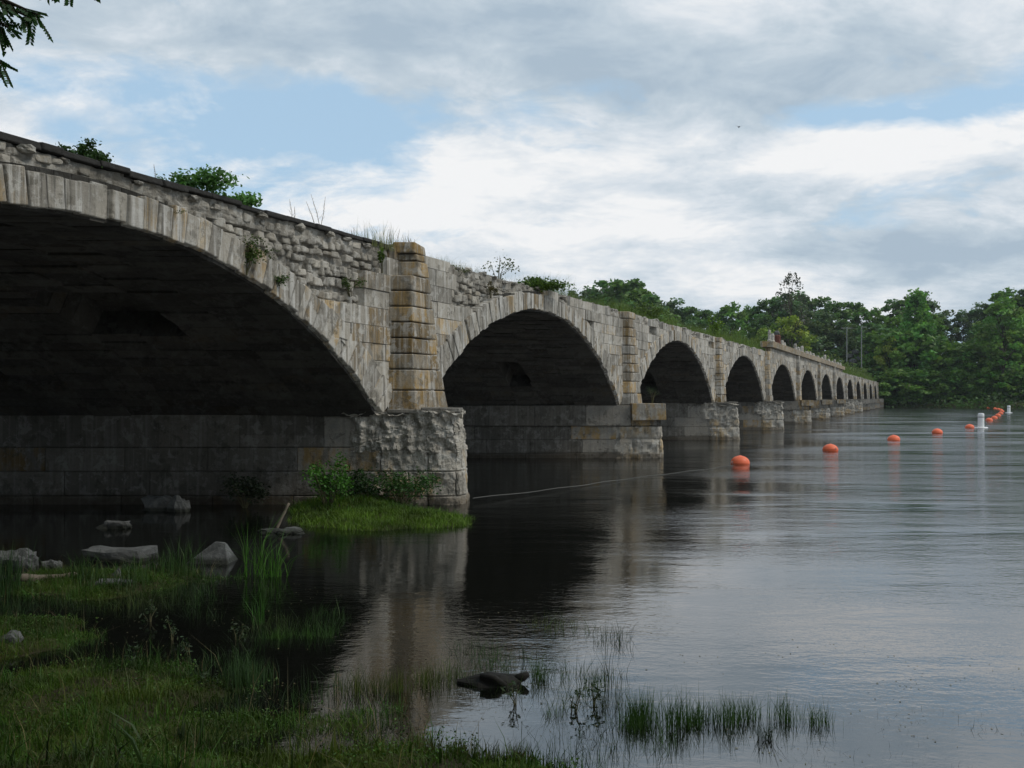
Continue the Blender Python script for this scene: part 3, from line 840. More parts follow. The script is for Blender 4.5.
TREES = {}
def tree_proto(key, seed, H=20.0, W=11.0, base=.18, leafn=5200, leafs=.62, colr=(.03, .06, .018), shape='round', nclump=70, trunk_r=.28, gaps=.0):
    """returns (trunk mesh, crown mesh) data"""
    r = np.random.default_rng(seed); rd = random.Random(seed)
    b = MB()
    pts = [Vector((0, 0, -1))]
    for i in range(1, 7):
        pts.append(Vector((rd.uniform(-.25, .25)*i*.4, rd.uniform(-.25, .25)*i*.4, H*.14*i)))
    b.tube(pts, [trunk_r*(1-.13*i) for i in range(7)], 8)
    cen = []
    for i in range(nclump):
        u = (i+.5)/nclump
        z = base+(1-base)*(u**.85)
        if shape == 'round': rr = math.sin(math.pi*min(max((z-base*.6)/(1.04-base*.6), 0), 1))**.6
        elif shape == 'cone': rr = (1-z)**.7*1.05+.06
        else: rr = .35+.65*math.sin(math.pi*z)
        a = i*2.39996+rd.uniform(-.5, .5); q = rr*rd.uniform(.35, 1.0)
        c = Vector((math.cos(a)*W*.5*q, math.sin(a)*W*.5*q, H*z*rd.uniform(.93, 1.0)))
        cen.append(c)
        if i % 3 == 0:
            zb = max(c.z-H*.22, H*.12); s0 = Vector((0, 0, zb))
            b.tube([s0, s0.lerp(c, .55)+Vector((0, 0, .3)), c], [trunk_r*.35, trunk_r*.2, trunk_r*.06], 5)
    parts = []; per = leafn//nclump
    for c in cen:
        sz = rd.uniform(.6, 1.35)*W*.085
        d = r.normal(size=(per, 3)); d /= np.linalg.norm(d, axis=1)[:, None]
        d *= (r.random(per)**.45)[:, None]
        P_ = np.array(c)+d*np.array([sz*1.25, sz*1.25, sz*.85])
        br = rd.uniform(.7, 1.3); hue = rd.uniform(.85, 1.2)
        cc = cols_var(np.array(colr)*np.array([br*hue, br, br]), per, r, .3)
        parts.append(leaves_geo(P_, leafs, cc, r, .75))
    V_, F_, C_ = merge(parts)
    to = b.build('trunk', M['bark'], smooth=True); co = np_mesh('crown', V_, F_, C_, M['leaf'])
    TREES[key] = (to.data, co.data, H)
    bpy.data.objects.remove(to); bpy.data.objects.remove(co)
def place_tree(key, x, y, z, h, wscale=1.0, rot=0, label='', group=None, name='broadleaf_tree', cat='tree'):
    td, cd, H = TREES[key]; s = h/H
    e = empty(name, (x, y, z), label=label, cat=cat, group=group)
    e.rotation_euler = (0, 0, rot); e.scale = (s*wscale, s*wscale, s)
    for nm, d in (('trunk', td), ('crown', cd)):
        o = bpy.data.objects.new(nm, d); col.objects.link(o); o.parent = e
    return e

G1, G2, G3, G4 = (.085, .165, .045), (.11, .215, .045), (.20, .28, .045), (.085, .14, .06)
tree_proto('dark', 1, colr=G1); tree_proto('dark2', 2, W=13, colr=G4, nclump=60)
tree_proto('mid', 3, W=10, colr=G2, nclump=80); tree_proto('light', 4, W=11, H=16, colr=G3, base=.08, nclump=60)
tree_proto('cone', 5, W=12, H=22, colr=(.10, .24, .045), shape='cone', base=.05, nclump=95, leafn=4200)
tree_proto('low', 6, H=10, W=11, colr=(.085, .18, .035), base=.0, nclump=60, leafn=3400)
tree_proto('sparse', 7, H=22, W=9, colr=(.055, .062, .045), nclump=40, leafn=1300, leafs=.4)

def gh(x, y): return float(ground_h(np.array([x], float), np.array([y], float))[0])
sky_pts = [(300, 300), (560, 292), (580, 287), (600, 279), (625, 279), (645, 287), (668, 299), (690, 304), (715, 306), (742, 302), (765, 300), (780, 284), (800, 286), (815, 297), (840, 301),
           (862, 300), (880, 303), (900, 300), (917, 293), (935, 303), (950, 316), (962, 309), (980, 297), (1000, 288), (1024, 284), (1100, 280), (1250, 285), (1500, 290)]
def skyl(px):
    return float(np.interp(px, [p[0] for p in sky_pts], [p[1] for p in sky_pts]))
GRP = 'trees of the wood on the far bank'
LBL = 'leafy green tree among many in the dense wood along the far bank'
rd = random.Random(5)
def far_tree(px, Y, ytop, key, wscale=1.0, label=LBL, group=GRP, name='broadleaf_tree'):
    x = xpx(px, Y); z = gh(x, Y); h = zpx(ytop, Y)-z
    return place_tree(key, x, Y, z-.3, h+.3, wscale, rd.random()*6.28, label, group, name)
# back row, makes the skyline
px = 540
while px < 1130:
    Y = 272+rd.uniform(-8, 10)-max(0, (px-900))*.1
    key = rd.choice(['dark', 'dark2', 'mid', 'dark'])
    far_tree(px, Y, skyl(px)+rd.uniform(-1, 7), key, rd.uniform(.85, 1.15)*1.1)
    px += rd.uniform(17, 25)
# middle row
px = 575
while px < 1110:
    Y = 250+rd.uniform(-6, 6)-max(0, (px-900))*.08
    far_tree(px, Y, skyl(px)+rd.uniform(12, 30), rd.choice(['dark', 'mid', 'dark2', 'mid']), rd.uniform(.95, 1.25))
    px += rd.uniform(22, 32)
# waterside row on the right
px = 872
while px < 1140:
    Y = 229-max(0, (px-880))*.055+rd.uniform(-1, 2)
    far_tree(px, Y, skyl(px)+rd.uniform(28, 50), rd.choice(['mid', 'dark', 'low', 'low']), rd.uniform(1.0, 1.3), 'leafy tree hanging low over the water at the far shore', 'trees standing at the far waterline')
    px += rd.uniform(15, 22)
for px in range(868, 1150, 13):
    Y = 222-max(0, (px-880))*.055
    x = xpx(px, Y); z = gh(x, Y)
    place_tree('low', x, Y, -.2, zpx(rd.uniform(368, 386), Y)+.2, rd.uniform(1.3, 1.8), rd.random()*6, 'low green shrub with branches touching the water at the far shore', 'shrubs along the far waterline', 'waterside_shrub', 'shrub')
# single trees one can point to
far_tree(917, 226, 289, 'cone', .95, 'tall bright green tree with pointed crown right of the bridge end', None, 'pointed_tree')
far_tree(792, 236, 267, 'sparse', .75, 'thin half bare tree sticking up above the wood behind the bridge', None, 'thin_tree')
far_tree(1003, 214, 300, 'mid', 1.15, 'large green tree at the right edge of the far bank', None)
far_tree(626, 238, 279, 'dark', 1.35, 'broad dark green tree rising highest above the second arch', None)
far_tree(788, 236, 318, 'light', 1.0, 'yellow green bushy tree behind the parapet pillar', None)
far_tree(765, 240, 330, 'light', .8, 'small yellow green tree left of the parapet pillar', None)
far_tree(752, 246, 343, 'light', .7, 'lowest yellow green tree over the fourth arch', None)
far_tree(890, 224, 338, 'light', .7, 'olive green bushy tree where the bridge meets the far bank', None)

# undergrowth on the far bank, stuff
parts = []
r = np.random.default_rng(9)
n = 26000
s_ = 232.3+r.random(n)**1.6*45; t_ = r.random(n)*330-140
x_ = s_*SN+t_*CS; y_ = s_*CS-t_*SN; z_ = ground_h(x_, y_)
P_ = np.stack([x_, y_, z_+r.random(n)**1.5*2.6], 1)
patch = .7+.5*np.sin(x_*.31)*np.sin(y_*.43+x_*.11)
cc = cols_var((.06, .12, .03), n, r, .3)*patch[:, None]
V_, F_, C_ = leaves_geo(P_, .75, cc, r, .8)
o = np_mesh('undergrowth', V_, F_, C_, M['leaf']); setprops(o, 'dense green undergrowth covering the far bank beneath the trees', 'undergrowth', kind='stuff')

# greenery on the bridge deck
parts = []
def deck_patch(y0, y1, n, hmin, hmax, wr=(-1.6, -.5), colr=(.09, .12, .03)):
    yy = y0+(y1-y0)*r.random(n); ww = wr[0]+(wr[1]-wr[0])*r.random(n)
    base = np.stack([.46556*yy-12.867+ww, yy, np.full(n, 6.02)], 1)
    cl = np.abs(np.sin(yy*1.3)+np.sin(yy*.47+2)+np.sin(yy*3.1+1)*.5)/2.2
    h = hmin+(hmax-hmin)*r.random(n)*cl
    sc = np.clip(yy/40, .35, 3)
    parts.append(blades_geo(base, h, .010*sc, cols_var(colr, n, r, .3), r, .35))
deck_patch(9, 23, 600, .05, .25, (-.9, -.3))
deck_patch(20.3, 22.6, 420, .2, .85, (-.7, -.2), (.14, .15, .06))
yy = 20.7+1.7*r.random(260); ww = -.45+.5*r.random(260); parts.append(blades_geo(np.stack([.46556*yy-12.867+ww, yy, np.full(260, 6.0)], 1), .15+.6*r.random(260)**2, np.full(260, .010), cols_var((.15, .17, .06), 260, r, .35), r, .3))
deck_patch(22.5, 34, 5000, .12, .55, (-1.6, -.3), (.11, .14, .04))
deck_patch(32, 70, 14000, .25, 1.4, (-2.5, -.4), (.10, .15, .03))
deck_patch(60, 215, 26000, .5, 2.4, (-4.5, -.6), (.10, .15, .03))
V_, F_, C_ = merge(parts)
o = np_mesh('deck_grass', V_, F_, C_, M['grass']); setprops(o, 'long grass and weeds growing along the top of the ruined bridge', 'grass', kind='stuff')
# leafy scrub further along the deck
n = 9000; yy = 120+95*r.random(n); ww = -1.5-5*r.random(n)
P_ = np.stack([.46556*yy-12.867+ww, yy, 6.0+(1.2+1.6*np.abs(np.sin(yy*.21)+.4*np.sin(yy*.7)))*r.random(n)], 1)
V_, F_, C_ = leaves_geo(P_, .4, cols_var((.075, .11, .025), n, r, .35), r, .6)
o = np_mesh('deck_scrub', V_, F_, C_, M['leaf']); setprops(o, 'yellow green scrub growing along the far half of the bridge deck', 'scrub', kind='stuff')

def on_deck(px, w_=-.45):
    Y = (12.867-w_)/(.46556-(px-512)/900); return (FX(Y)+w_, Y, 6.1)
DG = (.035, .075, .020)
bush('deck_bush', on_deck(88), .62, .5, .40, 2000, .06, DG, 'small round dark green bush on the bridge top nearest the left edge', seed=21, clumps=16)
bush('deck_bush', on_deck(62), .5, .4, .26, 420, .055, DG, 'tiny sprig of dark leaves left of the first bush on the bridge', seed=22, clumps=9)
bush('deck_bush', on_deck(206), .95, .8, .62, 1400, .085, (.085, .19, .05), 'bright green leafy bush on the bridge top above the big near arch', seed=23, clumps=16)
bush('deck_bush', on_deck(235), .95, .8, .44, 1000, .085, (.085, .19, .05), 'low spreading right hand neighbour of the bright green bush on the bridge', seed=24, clumps=13)
bush('deck_bush', on_deck(162), .35, .3, .3, 120, .05, (.05, .1, .03), 'thin weedy sprig between the two bushes on the bridge', seed=25, clumps=6)
bush('deck_bush', (on_deck(533)[0], on_deck(533)[1], 5.95), 1.9, 1.6, .50, 3000, .10, (.065, .115, .018), 'low yellow green mat of leaves above the second arch', seed=26, clumps=26)
bush('deck_bush', on_deck(498), 1.0, .8, .8, 150, .085, (.06, .085, .03), 'sparse twiggy sapling on the bridge left of the second arch crown', seed=27, clumps=12)
bush('deck_bush', (FX(44)-1.2, 44, 6.0), 2.6, 1.6, 1.5, 1300, .14, (.085, .13, .03), 'tall pale green weeds on the bridge right of the second pilaster', seed=28, clumps=26)
bush('deck_bush', (FX(57.5)-1.0, 57.5, 6.0), 1.0, 1.0, 1.9, 400, .16, (.10, .17, .02), 'bright lime green sapling on the bridge above the third arch', seed=29, clumps=12)
bush('ledge_plant', BP(16.9, .0, 4.85), .8, .3, .62, 900, .045, (.06, .10, .02), 'green weed rooted on the arch ring below the bright bush', 'plant', seed=31, clumps=9)
bush('ledge_plant', BP(17.6, .0, 4.62), .55, .3, .34, 400, .045, (.05, .10, .02), 'small weed on the arch ring right of the bigger ring weed', 'plant', seed=32, clumps=7)
bush('ledge_plant', BP(20.1, -.10, 4.80), .6, .3, .42, 900, .045, (.05, .085, .02), 'tuft of green on the broken ashlar step left of the near pilaster', 'plant', seed=33, clumps=9)
bush('ledge_plant', BP(21.0, .06, 5.45), .18, .16, .55, 130, .075, (.09, .15, .025), 'bright green vine leaves hanging by the top of the near pilaster', 'plant', seed=34, clumps=6, stems=3)
bush('ledge_plant', BP(26.3, .0, 5.45), .4, .3, .45, 200, .06, (.08, .07, .03), 'brownish weed in the gap of the wall above the second arch', 'plant', seed=35, clumps=8)
bush('ledge_plant', BP(15.3, .0, 5.6), .5, .2, .13, 130, .03, (.08, .10, .03), 'thin moss line on the big arch ring under the bush', 'plant', seed=36, clumps=8)
bush('ledge_plant', (FX(37.4)+1.35, 37.9, 2.3), .7, .6, .75, 110, .10, (.035, .07, .025), 'spiky green weed growing behind the square cap stone of the second pier', 'plant', seed=37, clumps=9, aspect=.12)
bush('ledge_plant', BP(24.9, -.2, 5.9), .7, .4, .3, 300, .05, (.085, .11, .03), 'green moss tuft on the bridge top right of the near pilaster', 'plant', seed=38, clumps=9)

def stalk(px, h, lab, seed, n=3, spread=.2):
    rd2 = random.Random(seed); p = on_deck(px, -.4); e = empty('dry_stalk', p, label=lab, cat='dry weed')
    b = MB()
    for i in range(n):
        hh = h*rd2.uniform(.6, 1); a = Vector((rd2.uniform(-spread, spread)*.3, 0, 0)); t = a+Vector((rd2.uniform(-spread, spread), rd2.uniform(-.1, .1), hh))
        b.tube([a, a.lerp(t, .5)+Vector((.02, 0, 0)), t], [.007, .005, .003], 4)
        for q in range(7):
            f = .3+.65*q/7; c = a.lerp(t, f); d = Vector((rd2.uniform(-1, 1), rd2.uniform(-1, 1), 1.0)).normalized()*hh*.22*(1.1-f)
            b.tube([c, c+d], [.0035, .002], 3)
    b.build('stalks', M['dry'], e); return e
stalk(293, .55, 'pair of thin dry stalks standing left of the branched weed on the bridge', 1, 2, .06)
stalk(318, .80, 'branched dry weed skeleton standing on the bridge above the rubble wall', 2, 3, .22)
stalk(352, .35, 'short dry stalk on the bridge halfway to the near pilaster', 3, 2, .12)
stalk(393, .60, 'upright dry stalks on top of the near pilaster', 4, 5, .2)
stalk(410, .55, 'tallest dry stalk cluster right on the near pilaster cap', 9, 6, .25)
stalk(403, .50, 'dry twigs right behind the near pilaster top', 5, 5, .25)
stalk(154, .40, 'thin stalk with a small seed head beside the sprig on the bridge', 6, 1, .1)

# ------------------------------------------------------------------ near bank vegetation
parts = []; r = np.random.default_rng(77)
def nse(X, Y, f): return np.sin(X*f+1.3*np.sin(Y*f*.7))*np.sin(Y*f*1.1+.9*np.sin(X*f*.8+2))
def scatter(n, x0, x1, y0, y1, test, hlo, hhi, wid, colr, lean=.35, v=.3):
    X = x0+(x1-x0)*r.random(n); Y = y0+(y1-y0)*r.random(n); H = ground_h(X, Y)
    k = test(X, Y, H); X, Y, H = X[k], Y[k], H[k]; n = len(X)
    cl = .55+.9*np.clip(.5+.5*np.sin(X*4.1+Y*2.3)*np.sin(Y*5.2-X*1.7)+.25*r.normal(size=n), 0, 1)
    h = (hlo+(hhi-hlo)*r.random(n)**1.7)*cl+np.maximum(-H, 0)
    cc = cols_var(colr, n, r, v)
    yel = np.clip(np.sin(X*1.9+1)*np.sin(Y*2.7+.5), 0, 1)[:, None]
    cc = cc*(1-yel*.5)+np.array([.085, .10, .012])*yel*.5
    pv = (.42+.58*np.clip(.6+.9*nse(X+1, Y+4, 2.9)+.5*nse(X, Y, 8.3), 0, 1))[:, None]; cc = cc*pv
    return blades_geo(np.stack([X, Y, H-.01], 1), h, np.full(n, wid)*(.7+.6*r.random(n)), cc, r, lean)
inview = lambda X, Y: (np.abs(X) < .64*Y+.4)
parts.append(scatter(420000, -9, 4, 5, 13, lambda X, Y, H: (H > -.02) & inview(X, Y) & (nse(X, Y, 2.2)+.5*nse(X, Y, 6) > -1.2), .02, .085, .006, (.045, .092, .008), .7))
parts.append(scatter(60000, -9, 4, 5, 13, lambda X, Y, H: (H > -.04) & inview(X, Y) & (nse(X, Y, 3) > .1), .05, .24, .006, (.034, .095, .012), .4))
n = 60000; X = -8+11*r.random(n); Y = 5.5+7*r.random(n); H = ground_h(X, Y); k = (H > -.04) & inview(X, Y) & (nse(X, Y, 4)+.5*nse(X, Y, 9) > -.1); X, Y, H = X[k], Y[k], H[k]; n = len(X)
parts_l = leaves_geo(np.stack([X, Y, np.maximum(H, 0)+.01+.05*r.random(n)], 1), .022, cols_var((.036, .085, .010), n, r, .4), r, .6)
parts.append(scatter(9000, -9, 4, 5, 13, lambda X, Y, H: (H > -.06) & inview(X, Y), .05, .28, .004, (.13, .11, .05), .8))
# bank behind and beside the camera
parts.append(scatter(26000, -16, 14, -8, 6.5, lambda X, Y, H: (H > .0), .08, .25, .02, (.03, .06, .012), .5))
parts.append(parts_l); V_, F_, C_ = merge(parts)
o = np_mesh('marsh_grass', V_, F_, C_, M['grass']); setprops(o, 'dark green mossy grass covering the marshy near bank', 'grass', kind='stuff')
parts = []
parts.append(scatter(60000, -8, 1.2, 6, 14.5, lambda X, Y, H: (H <= -.02) & (H > -.32) & inview(X, Y) & (X*SN+Y*CS < 9.3) & (nse(X+3, Y, 1.9)+.6*nse(X, Y+2, 4.5) > np.where(X*CS-Y*SN < -7.5, .05, .35)), .03, .22, .005, (.028, .068, .014), .4))
parts.append(scatter(6000, -1.5, 4.5, 6, 8.2, lambda X, Y, H: (H > -.4) & (nse(X, Y, 3)+.6*nse(X, Y+2, 7) > -.1) & (Y < 7.0+.25*np.sin(X*2+1)), .01, .06, .004, (.03, .035, .012), .6))
parts.append(scatter(1600, -2, 1.6, 6.3, 7.6, lambda X, Y, H: (H <= 0) & (nse(X, Y, 5) > 0), .01, .09, .005, (.035, .05, .014), .6))
V_, F_, C_ = merge(parts)
o = np_mesh('water_weeds', V_, F_, C_, M['grass']); setprops(o, 'thin green weeds poking out of the dark shallow water', 'weeds', kind='stuff')

n = 2600; s_ = 5.2+4.5*r.random(n)**1.5; t_ = -9+11*r.random(n); X, Y = xy_of(s_, t_)
k = (nse(X, Y, 2.6)+.6*nse(X, Y, 7) > .1) & (ground_h(X, Y) < -.02); X, Y = X[k], Y[k]; n = len(X)
V_, F_, C_ = leaves_geo(np.stack([X, Y, np.full(n, .006)], 1), .022, cols_var((.11, .10, .05), n, r, .6), r, .7)
V_[:, 2] = .004+(V_[:, 2]-.004)*.12
o = np_mesh('floating_debris', V_, F_, C_, M['leaf']); setprops(o, 'specks of dead leaf and scum floating on the shallow water', 'debris', kind='stuff')
# distinct tufts and reed patches
def tuft(name, px, py, wpx, dm, n, hpx, lab, colr=(.032, .075, .014), seed=1, wid=.006, lean=.22, group=None, kindl='grass tuft', cpx=None, hvar=1.0):
    r2 = np.random.default_rng(seed); x, y, _ = at_px(px, py); wx = wpx/FPX*y
    k = max(3, int(wpx/14)); cx = r2.uniform(-.5, .5, k)*wx; cy = r2.uniform(-.5, .5, k)*dm
    pick = r2.integers(0, k, n)
    X = cx[pick]+r2.normal(size=n)*wx/k*.55; Y = cy[pick]+r2.normal(size=n)*dm*.2
    ch = (.5+.7*r2.random(k))[pick]
    h = hpx/FPX*y*ch*(.45+.65*r2.random(n))
    gz = ground_h(X+x, Y+y); b0 = np.stack([X, Y, np.minimum(gz, 0)*0+np.maximum(gz, -.12)], 1)
    V_, F_, C_ = blades_geo(b0, h-b0[:, 2]*(b0[:, 2] < 0), np.full(n, wid), cols_var(colr, n, r2, .3), r2, lean)
    o = np_mesh(name, V_, F_, C_, M['grass']); o.location = (x, y, 0)
    return setprops(o, lab, kindl, group)
tuft('reed_patch', 655, 722, 62, .28, 620, 34, 'left and thickest stand of short green reeds in the water at lower right', seed=2, wid=.0045)
tuft('reed_patch', 715, 720, 66, .25, 480, 30, 'middle stand of short green reeds in the water at lower right', seed=3, wid=.0045)
tuft('reed_patch', 783, 722, 70, .25, 300, 30, 'right hand thinning stand of short green reeds at lower right', seed=4, wid=.0045)
tuft('reed_patch', 762, 738, 18, .1, 60, 34, 'small dark weed clump in front of the right hand reeds', (.02, .04, .012), seed=5, wid=.006)
tuft('grass_tuft', 541, 680, 16, .12, 90, 34, 'narrow green tuft beside the right tip of the dark driftwood', seed=6, wid=.005)
tuft('reed_patch', 580, 682, 60, .25, 130, 24, 'sparse line of reeds between the driftwood and the tall stalks', seed=7, wid=.004)
tuft('reed_patch', 607, 708, 26, .2, 110, 34, 'thin reeds with dark seed tips just left of the reed stands', (.03, .045, .016), seed=8, wid=.004)
tuft('tall_stalk', 603, 688, 14, .1, 9, 96, 'few very tall bent stalks standing in the open water', (.03, .04, .018), seed=9, wid=.005, lean=.25)
tuft('tall_grass', 264, 575, 30, .3, 90, 56, 'tall bright green grass tuft in the dark pool below the island', (.05, .14, .014), seed=10, wid=.010, lean=.5)
tuft('tall_grass', 261, 624, 10, .1, 26, 62, 'single upright spray of long grass blades in the dark pool', (.03, .10, .012), seed=11, wid=.008, lean=.25)
tuft('grass_tuft', 290, 636, 40, .25, 260, 14, 'low green grass clump in the pool right of the upright blades', (.035, .085, .014), seed=12, wid=.006)
tuft('grass_tuft', 322, 636, 18, .15, 90, 11, 'smallest low grass clump further right in the pool', (.03, .07, .014), seed=13, wid=.006)
tuft('grass_tuft', 160, 575, 54, .6, 170, 40, 'bushy green weeds between the long slab and the pointed rock', (.03, .065, .016), seed=14, wid=.010, lean=.3)
tuft('grass_tuft', 110, 590, 90, .6, 260, 28, 'green weeds in front of the long flat slab', (.028, .06, .014), seed=15, wid=.009, lean=.35)
tuft('grass_tuft', 255, 682, 60, .4, 380, 34, 'broad dark green tuft in the middle of the shallows', (.025, .055, .016), seed=16, wid=.006)
tuft('grass_tuft', 380, 690, 52, .3, 300, 26, 'yellowish green tuft in the bridge reflection', (.05, .065, .012), seed=17, wid=.005)
tuft('grass_tuft', 437, 682, 50, .3, 260, 24, 'yellow green tuft left of the dark driftwood', (.05, .07, .012), seed=18, wid=.005)
tuft('grass_tuft', 552, 716, 12, .1, 40, 22, 'tiny tuft in the water below the driftwood', seed=19, wid=.005)
tuft('grass_tuft', 15, 592, 40, .5, 150, 44, 'dark grass at the left edge beside the rocks', (.02, .05, .012), seed=20, wid=.010, lean=.3)
tuft('grass_tuft', 445, 757, 40, .2, 160, 20, 'short olive tuft at the bottom of the photo', (.045, .055, .012), seed=41, wid=.006)
tuft('grass_tuft', 495, 762, 70, .2, 300, 20, 'wider olive tuft at the bottom right of the bank grass', (.04, .05, .012), seed=42, wid=.006)
# leafy water plants (small smartweed)
for i, (px, py, h) in enumerate([(172, 640, .34), (190, 655, .26), (150, 622, .3), (237, 640, .24), (205, 690, .25), (516, 705, .3), (593, 706, .35), (573, 712, .3), (133, 668, .3)]):
    x, y, _ = at_px(px, py)
    bush('water_plant', (x, y, -.05), .18, .18, h, 60, .045, (.03, .05, .022),
         ['pale leafy weed standing in the middle of the left shallows', 'leafy weed just right below the pale one in the left shallows', 'small leafy weed left above the pale one', 'lone thin weed right of the weeds in the pool',
          'leafy weed low in the left shallows', 'slender leafy weed in the water under the driftwood', 'dark leafy weed next to the tall stalks', 'short dark weed left of the tall stalks', 'leafy weed at the edge of the mossy bank'][i],
         'plant', seed=60+i, stems=3, clumps=9, aspect=.35)

# island grass and bushes by the first pier
r = np.random.default_rng(5); parts = []
def isl(n, lo, hi, colr, wid, cond):
    X = -5.2+5.2*r.random(n); Y = 15+6*r.random(n); H = ground_h(X, Y); k = (H > -.03) & cond(X, Y)
    X, Y, H = X[k], Y[k], H[k]; n = len(X)
    return blades_geo(np.stack([X, Y, H-.02], 1), lo+(hi-lo)*r.random(n), np.full(n, wid), cols_var(colr, n, r, .35)*(.45+.55*np.clip(.7+nse(X, Y, 3.1)+.5*nse(X, Y, 8), 0, 1.2))[:, None], r, .8)
parts.append(isl(42000, .05, .17, (.085, .155, .014), .012, lambda X, Y: Y > 0))
parts.append(isl(6000, .10, .24, (.05, .12, .014), .014, lambda X, Y: (Y > 18.6)))
V_, F_, C_ = merge(parts)
o = np_mesh('island_grass', V_, F_, C_, M['grass']); setprops(o, 'bright green grass covering the little island against the near pier', 'grass', kind='stuff')
for i, (px, py, wpx, hpx, c, lab) in enumerate([
        (328, 512, 46, 50, (.045, .13, .016), 'bright green leafy bush at the left end of the little island'),
        (362, 507, 70, 36, (.022, .055, .014), 'dark green bush against the pier in the middle of the island'),
        (402, 507, 64, 38, (.035, .09, .02), 'green weedy bush at the foot of the near pier nose'),
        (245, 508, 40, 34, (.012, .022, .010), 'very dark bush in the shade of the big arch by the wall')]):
    x, y, _ = at_px(px, py)
    bush('island_bush', (x, y, .05), wpx/FPX*y, .8, hpx/FPX*y, 1500, .07, c, lab, seed=80+i, clumps=26, stems=12)

# ------------------------------------------------------------------ rocks, driftwood
def rock(px, py, wpx, hpx, lab, seed, mat='rock', depth=.6, sharp=.3, rough=.3, name='river_rock', dz=0, cat='rock', rot=0):
    x, y, _ = at_px(px, py); wx = wpx/FPX*y/2; hz = hpx/FPX*y
    b = MB(); b.rock((0, 0, 0), (wx, wx*depth, hz), seed, rough, 14, sharp=sharp)
    o = b.build(name, M[mat], smooth=False); o.location = (x, y+min(wx*depth*.8, max(20.6-y, 0)) if y > 18 else y+wx*depth*.8, dz*hz); o.rotation_euler = (0, 0, rot)
    return setprops(o, lab, cat)
rock(112, 529, 32, 8, 'low dark rounded rock alone in the pool under the big arch', 1)
rock(112, 562, 82, 14, 'long flat grey slab lying among weeds at left', 2, depth=.5, sharp=.8, rough=.15)
x, y, _ = at_px(203, 564)
b = MB()   # pointed rock
b.add([(-.40, -.1, -.1), (.42, -.2, -.1), (.46, .35, -.1), (-.2, .5, -.1), (.16, .02, .33), (.30, .05, .30), (.24, .25, .26), (-.12, .18, .12)],
      [(3, 2, 1, 0), (0, 1, 5, 4), (1, 2, 6, 5), (2, 3, 7, 6), (3, 0, 7), (0, 4, 7), (4, 5, 6, 7)])
o = b.build('river_rock', M['rock'], bevel=.02); o.location = (x, y+.1, 0); setprops(o, 'pale grey rock with a sharp pointed top in the dark pool', 'rock')
rock(10, 567, 44, 16, 'brownish rock cut by the left edge above the log', 4)
rock(22, 572, 26, 16, 'smaller rock behind the left end of the log', 5)
rock(50, 572, 20, 11, 'small stone half hidden in weeds right of the edge rocks', 6)
rock(112, 590, 44, 9, 'small flat stone in front of the long slab', 7)
rock(115, 583, 10, 13, 'small upright pale stone standing on the flat stone', 8, sharp=.6)
rock(8, 650, 30, 16, 'brown stone in the grass at the left edge', 9)
rock(157, 511, 40, 15, 'left low stone of the heap against the wall under the big arch', 10, sharp=.5)
rock(178, 512, 22, 16, 'rounded middle stone of the heap against the wall', 11)
rock(268, 533, 22, 4, 'flat stone at the foot of the leaning stick', 12)
rock(290, 534, 30, 5, 'flat muddy stone right of the leaning stick', 13)
def log(a, b_, r0, r1, lab, name='driftwood_log', mat='wood', cat='log', bend=.04, seed=1):
    rd2 = random.Random(seed); a = Vector(a); b_ = Vector(b_); m = MB(); pts = []; rr = []
    for i in range(9):
        f = i/8; p = (b_-a)*f; p += Vector((0, rd2.uniform(-1, 1)*bend, rd2.uniform(-1, 1)*bend*.6)); pts.append(p); rr.append((r0+(r1-r0)*f)*rd2.uniform(.85, 1.15))
    m.tube(pts, rr, 9); o = m.build(name, M[mat], smooth=True); o.location = a; return setprops(o, lab, cat)
a = at_px(15, 582); b2 = at_px(105, 580); log((a[0], a[1], .03), (b2[0], b2[1], .04), .07, .05, 'pale straight log lying in the weeds at left', seed=2)
a = at_px(180, 503); log((a[0], a[1], .12), (a[0]+.62, a[1], .42), .15, .09, 'slanting block of timber leaning on the stone heap', seed=3)
a = at_px(276, 530); log((a[0], a[1], 0), (a[0]+.22, a[1]+.1, .50), .03, .022, 'short stick standing slantwise in the mud', 'leaning_stick', cat='stick', seed=4, bend=.01)
# dark driftwood: a lumpy half sunken trunk with a raised ridge
x, y, _ = at_px(492, 688)
e = empty('driftwood_stump', (x, y+.12, 0), label='black wet driftwood stump half sunken in the shallow water', cat='driftwood')
b = MB()
prof_ = [(-.31, .02, .030), (-.22, .07, .052), (-.12, .115, .078), (-.03, .14, .092), (.08, .145, .085), (.17, .11, .068), (.25, .05, .06)]
vs_r = []; fs_r = []; m_ = 16
for i_, (xx, ry, rz) in enumerate(prof_):
    for j_ in range(m_):
        th_ = 2*math.pi*j_/m_; d_ = Vector((xx*3, math.cos(th_), math.sin(th_))); kk = 1+.28*mnoise.noise(d_*1.6)+.10*mnoise.noise(d_*5)
        vs_r.append((xx, ry*math.cos(th_)*kk+.02, rz*math.sin(th_)*kk))
for i_ in range(len(prof_)-1):
    for j_ in range(m_): fs_r.append((i_*m_+j_, i_*m_+(j_+1) % m_, (i_+1)*m_+(j_+1) % m_, (i_+1)*m_+j_))
fs_r.append(tuple(range(m_-1, -1, -1))); fs_r.append(tuple((len(prof_)-1)*m_+j_ for j_ in range(m_)))
b.add(vs_r, fs_r)
b.build('body', M['drock'], e)
b = MB(); b.tube([(.18, .02, .02), (.27, .0, .06), (.315, -.01, .085)], [.045, .04, .022], 8); b.build('broken_limb', M['drock'], e, smooth=True)
b = MB(); b.tube([(-.10, -.06, .085), (0.02, -.1, .08), (.12, -.12, .02)], [.025, .03, .02], 7); b.build('ridge', M['drock'], e, smooth=True)

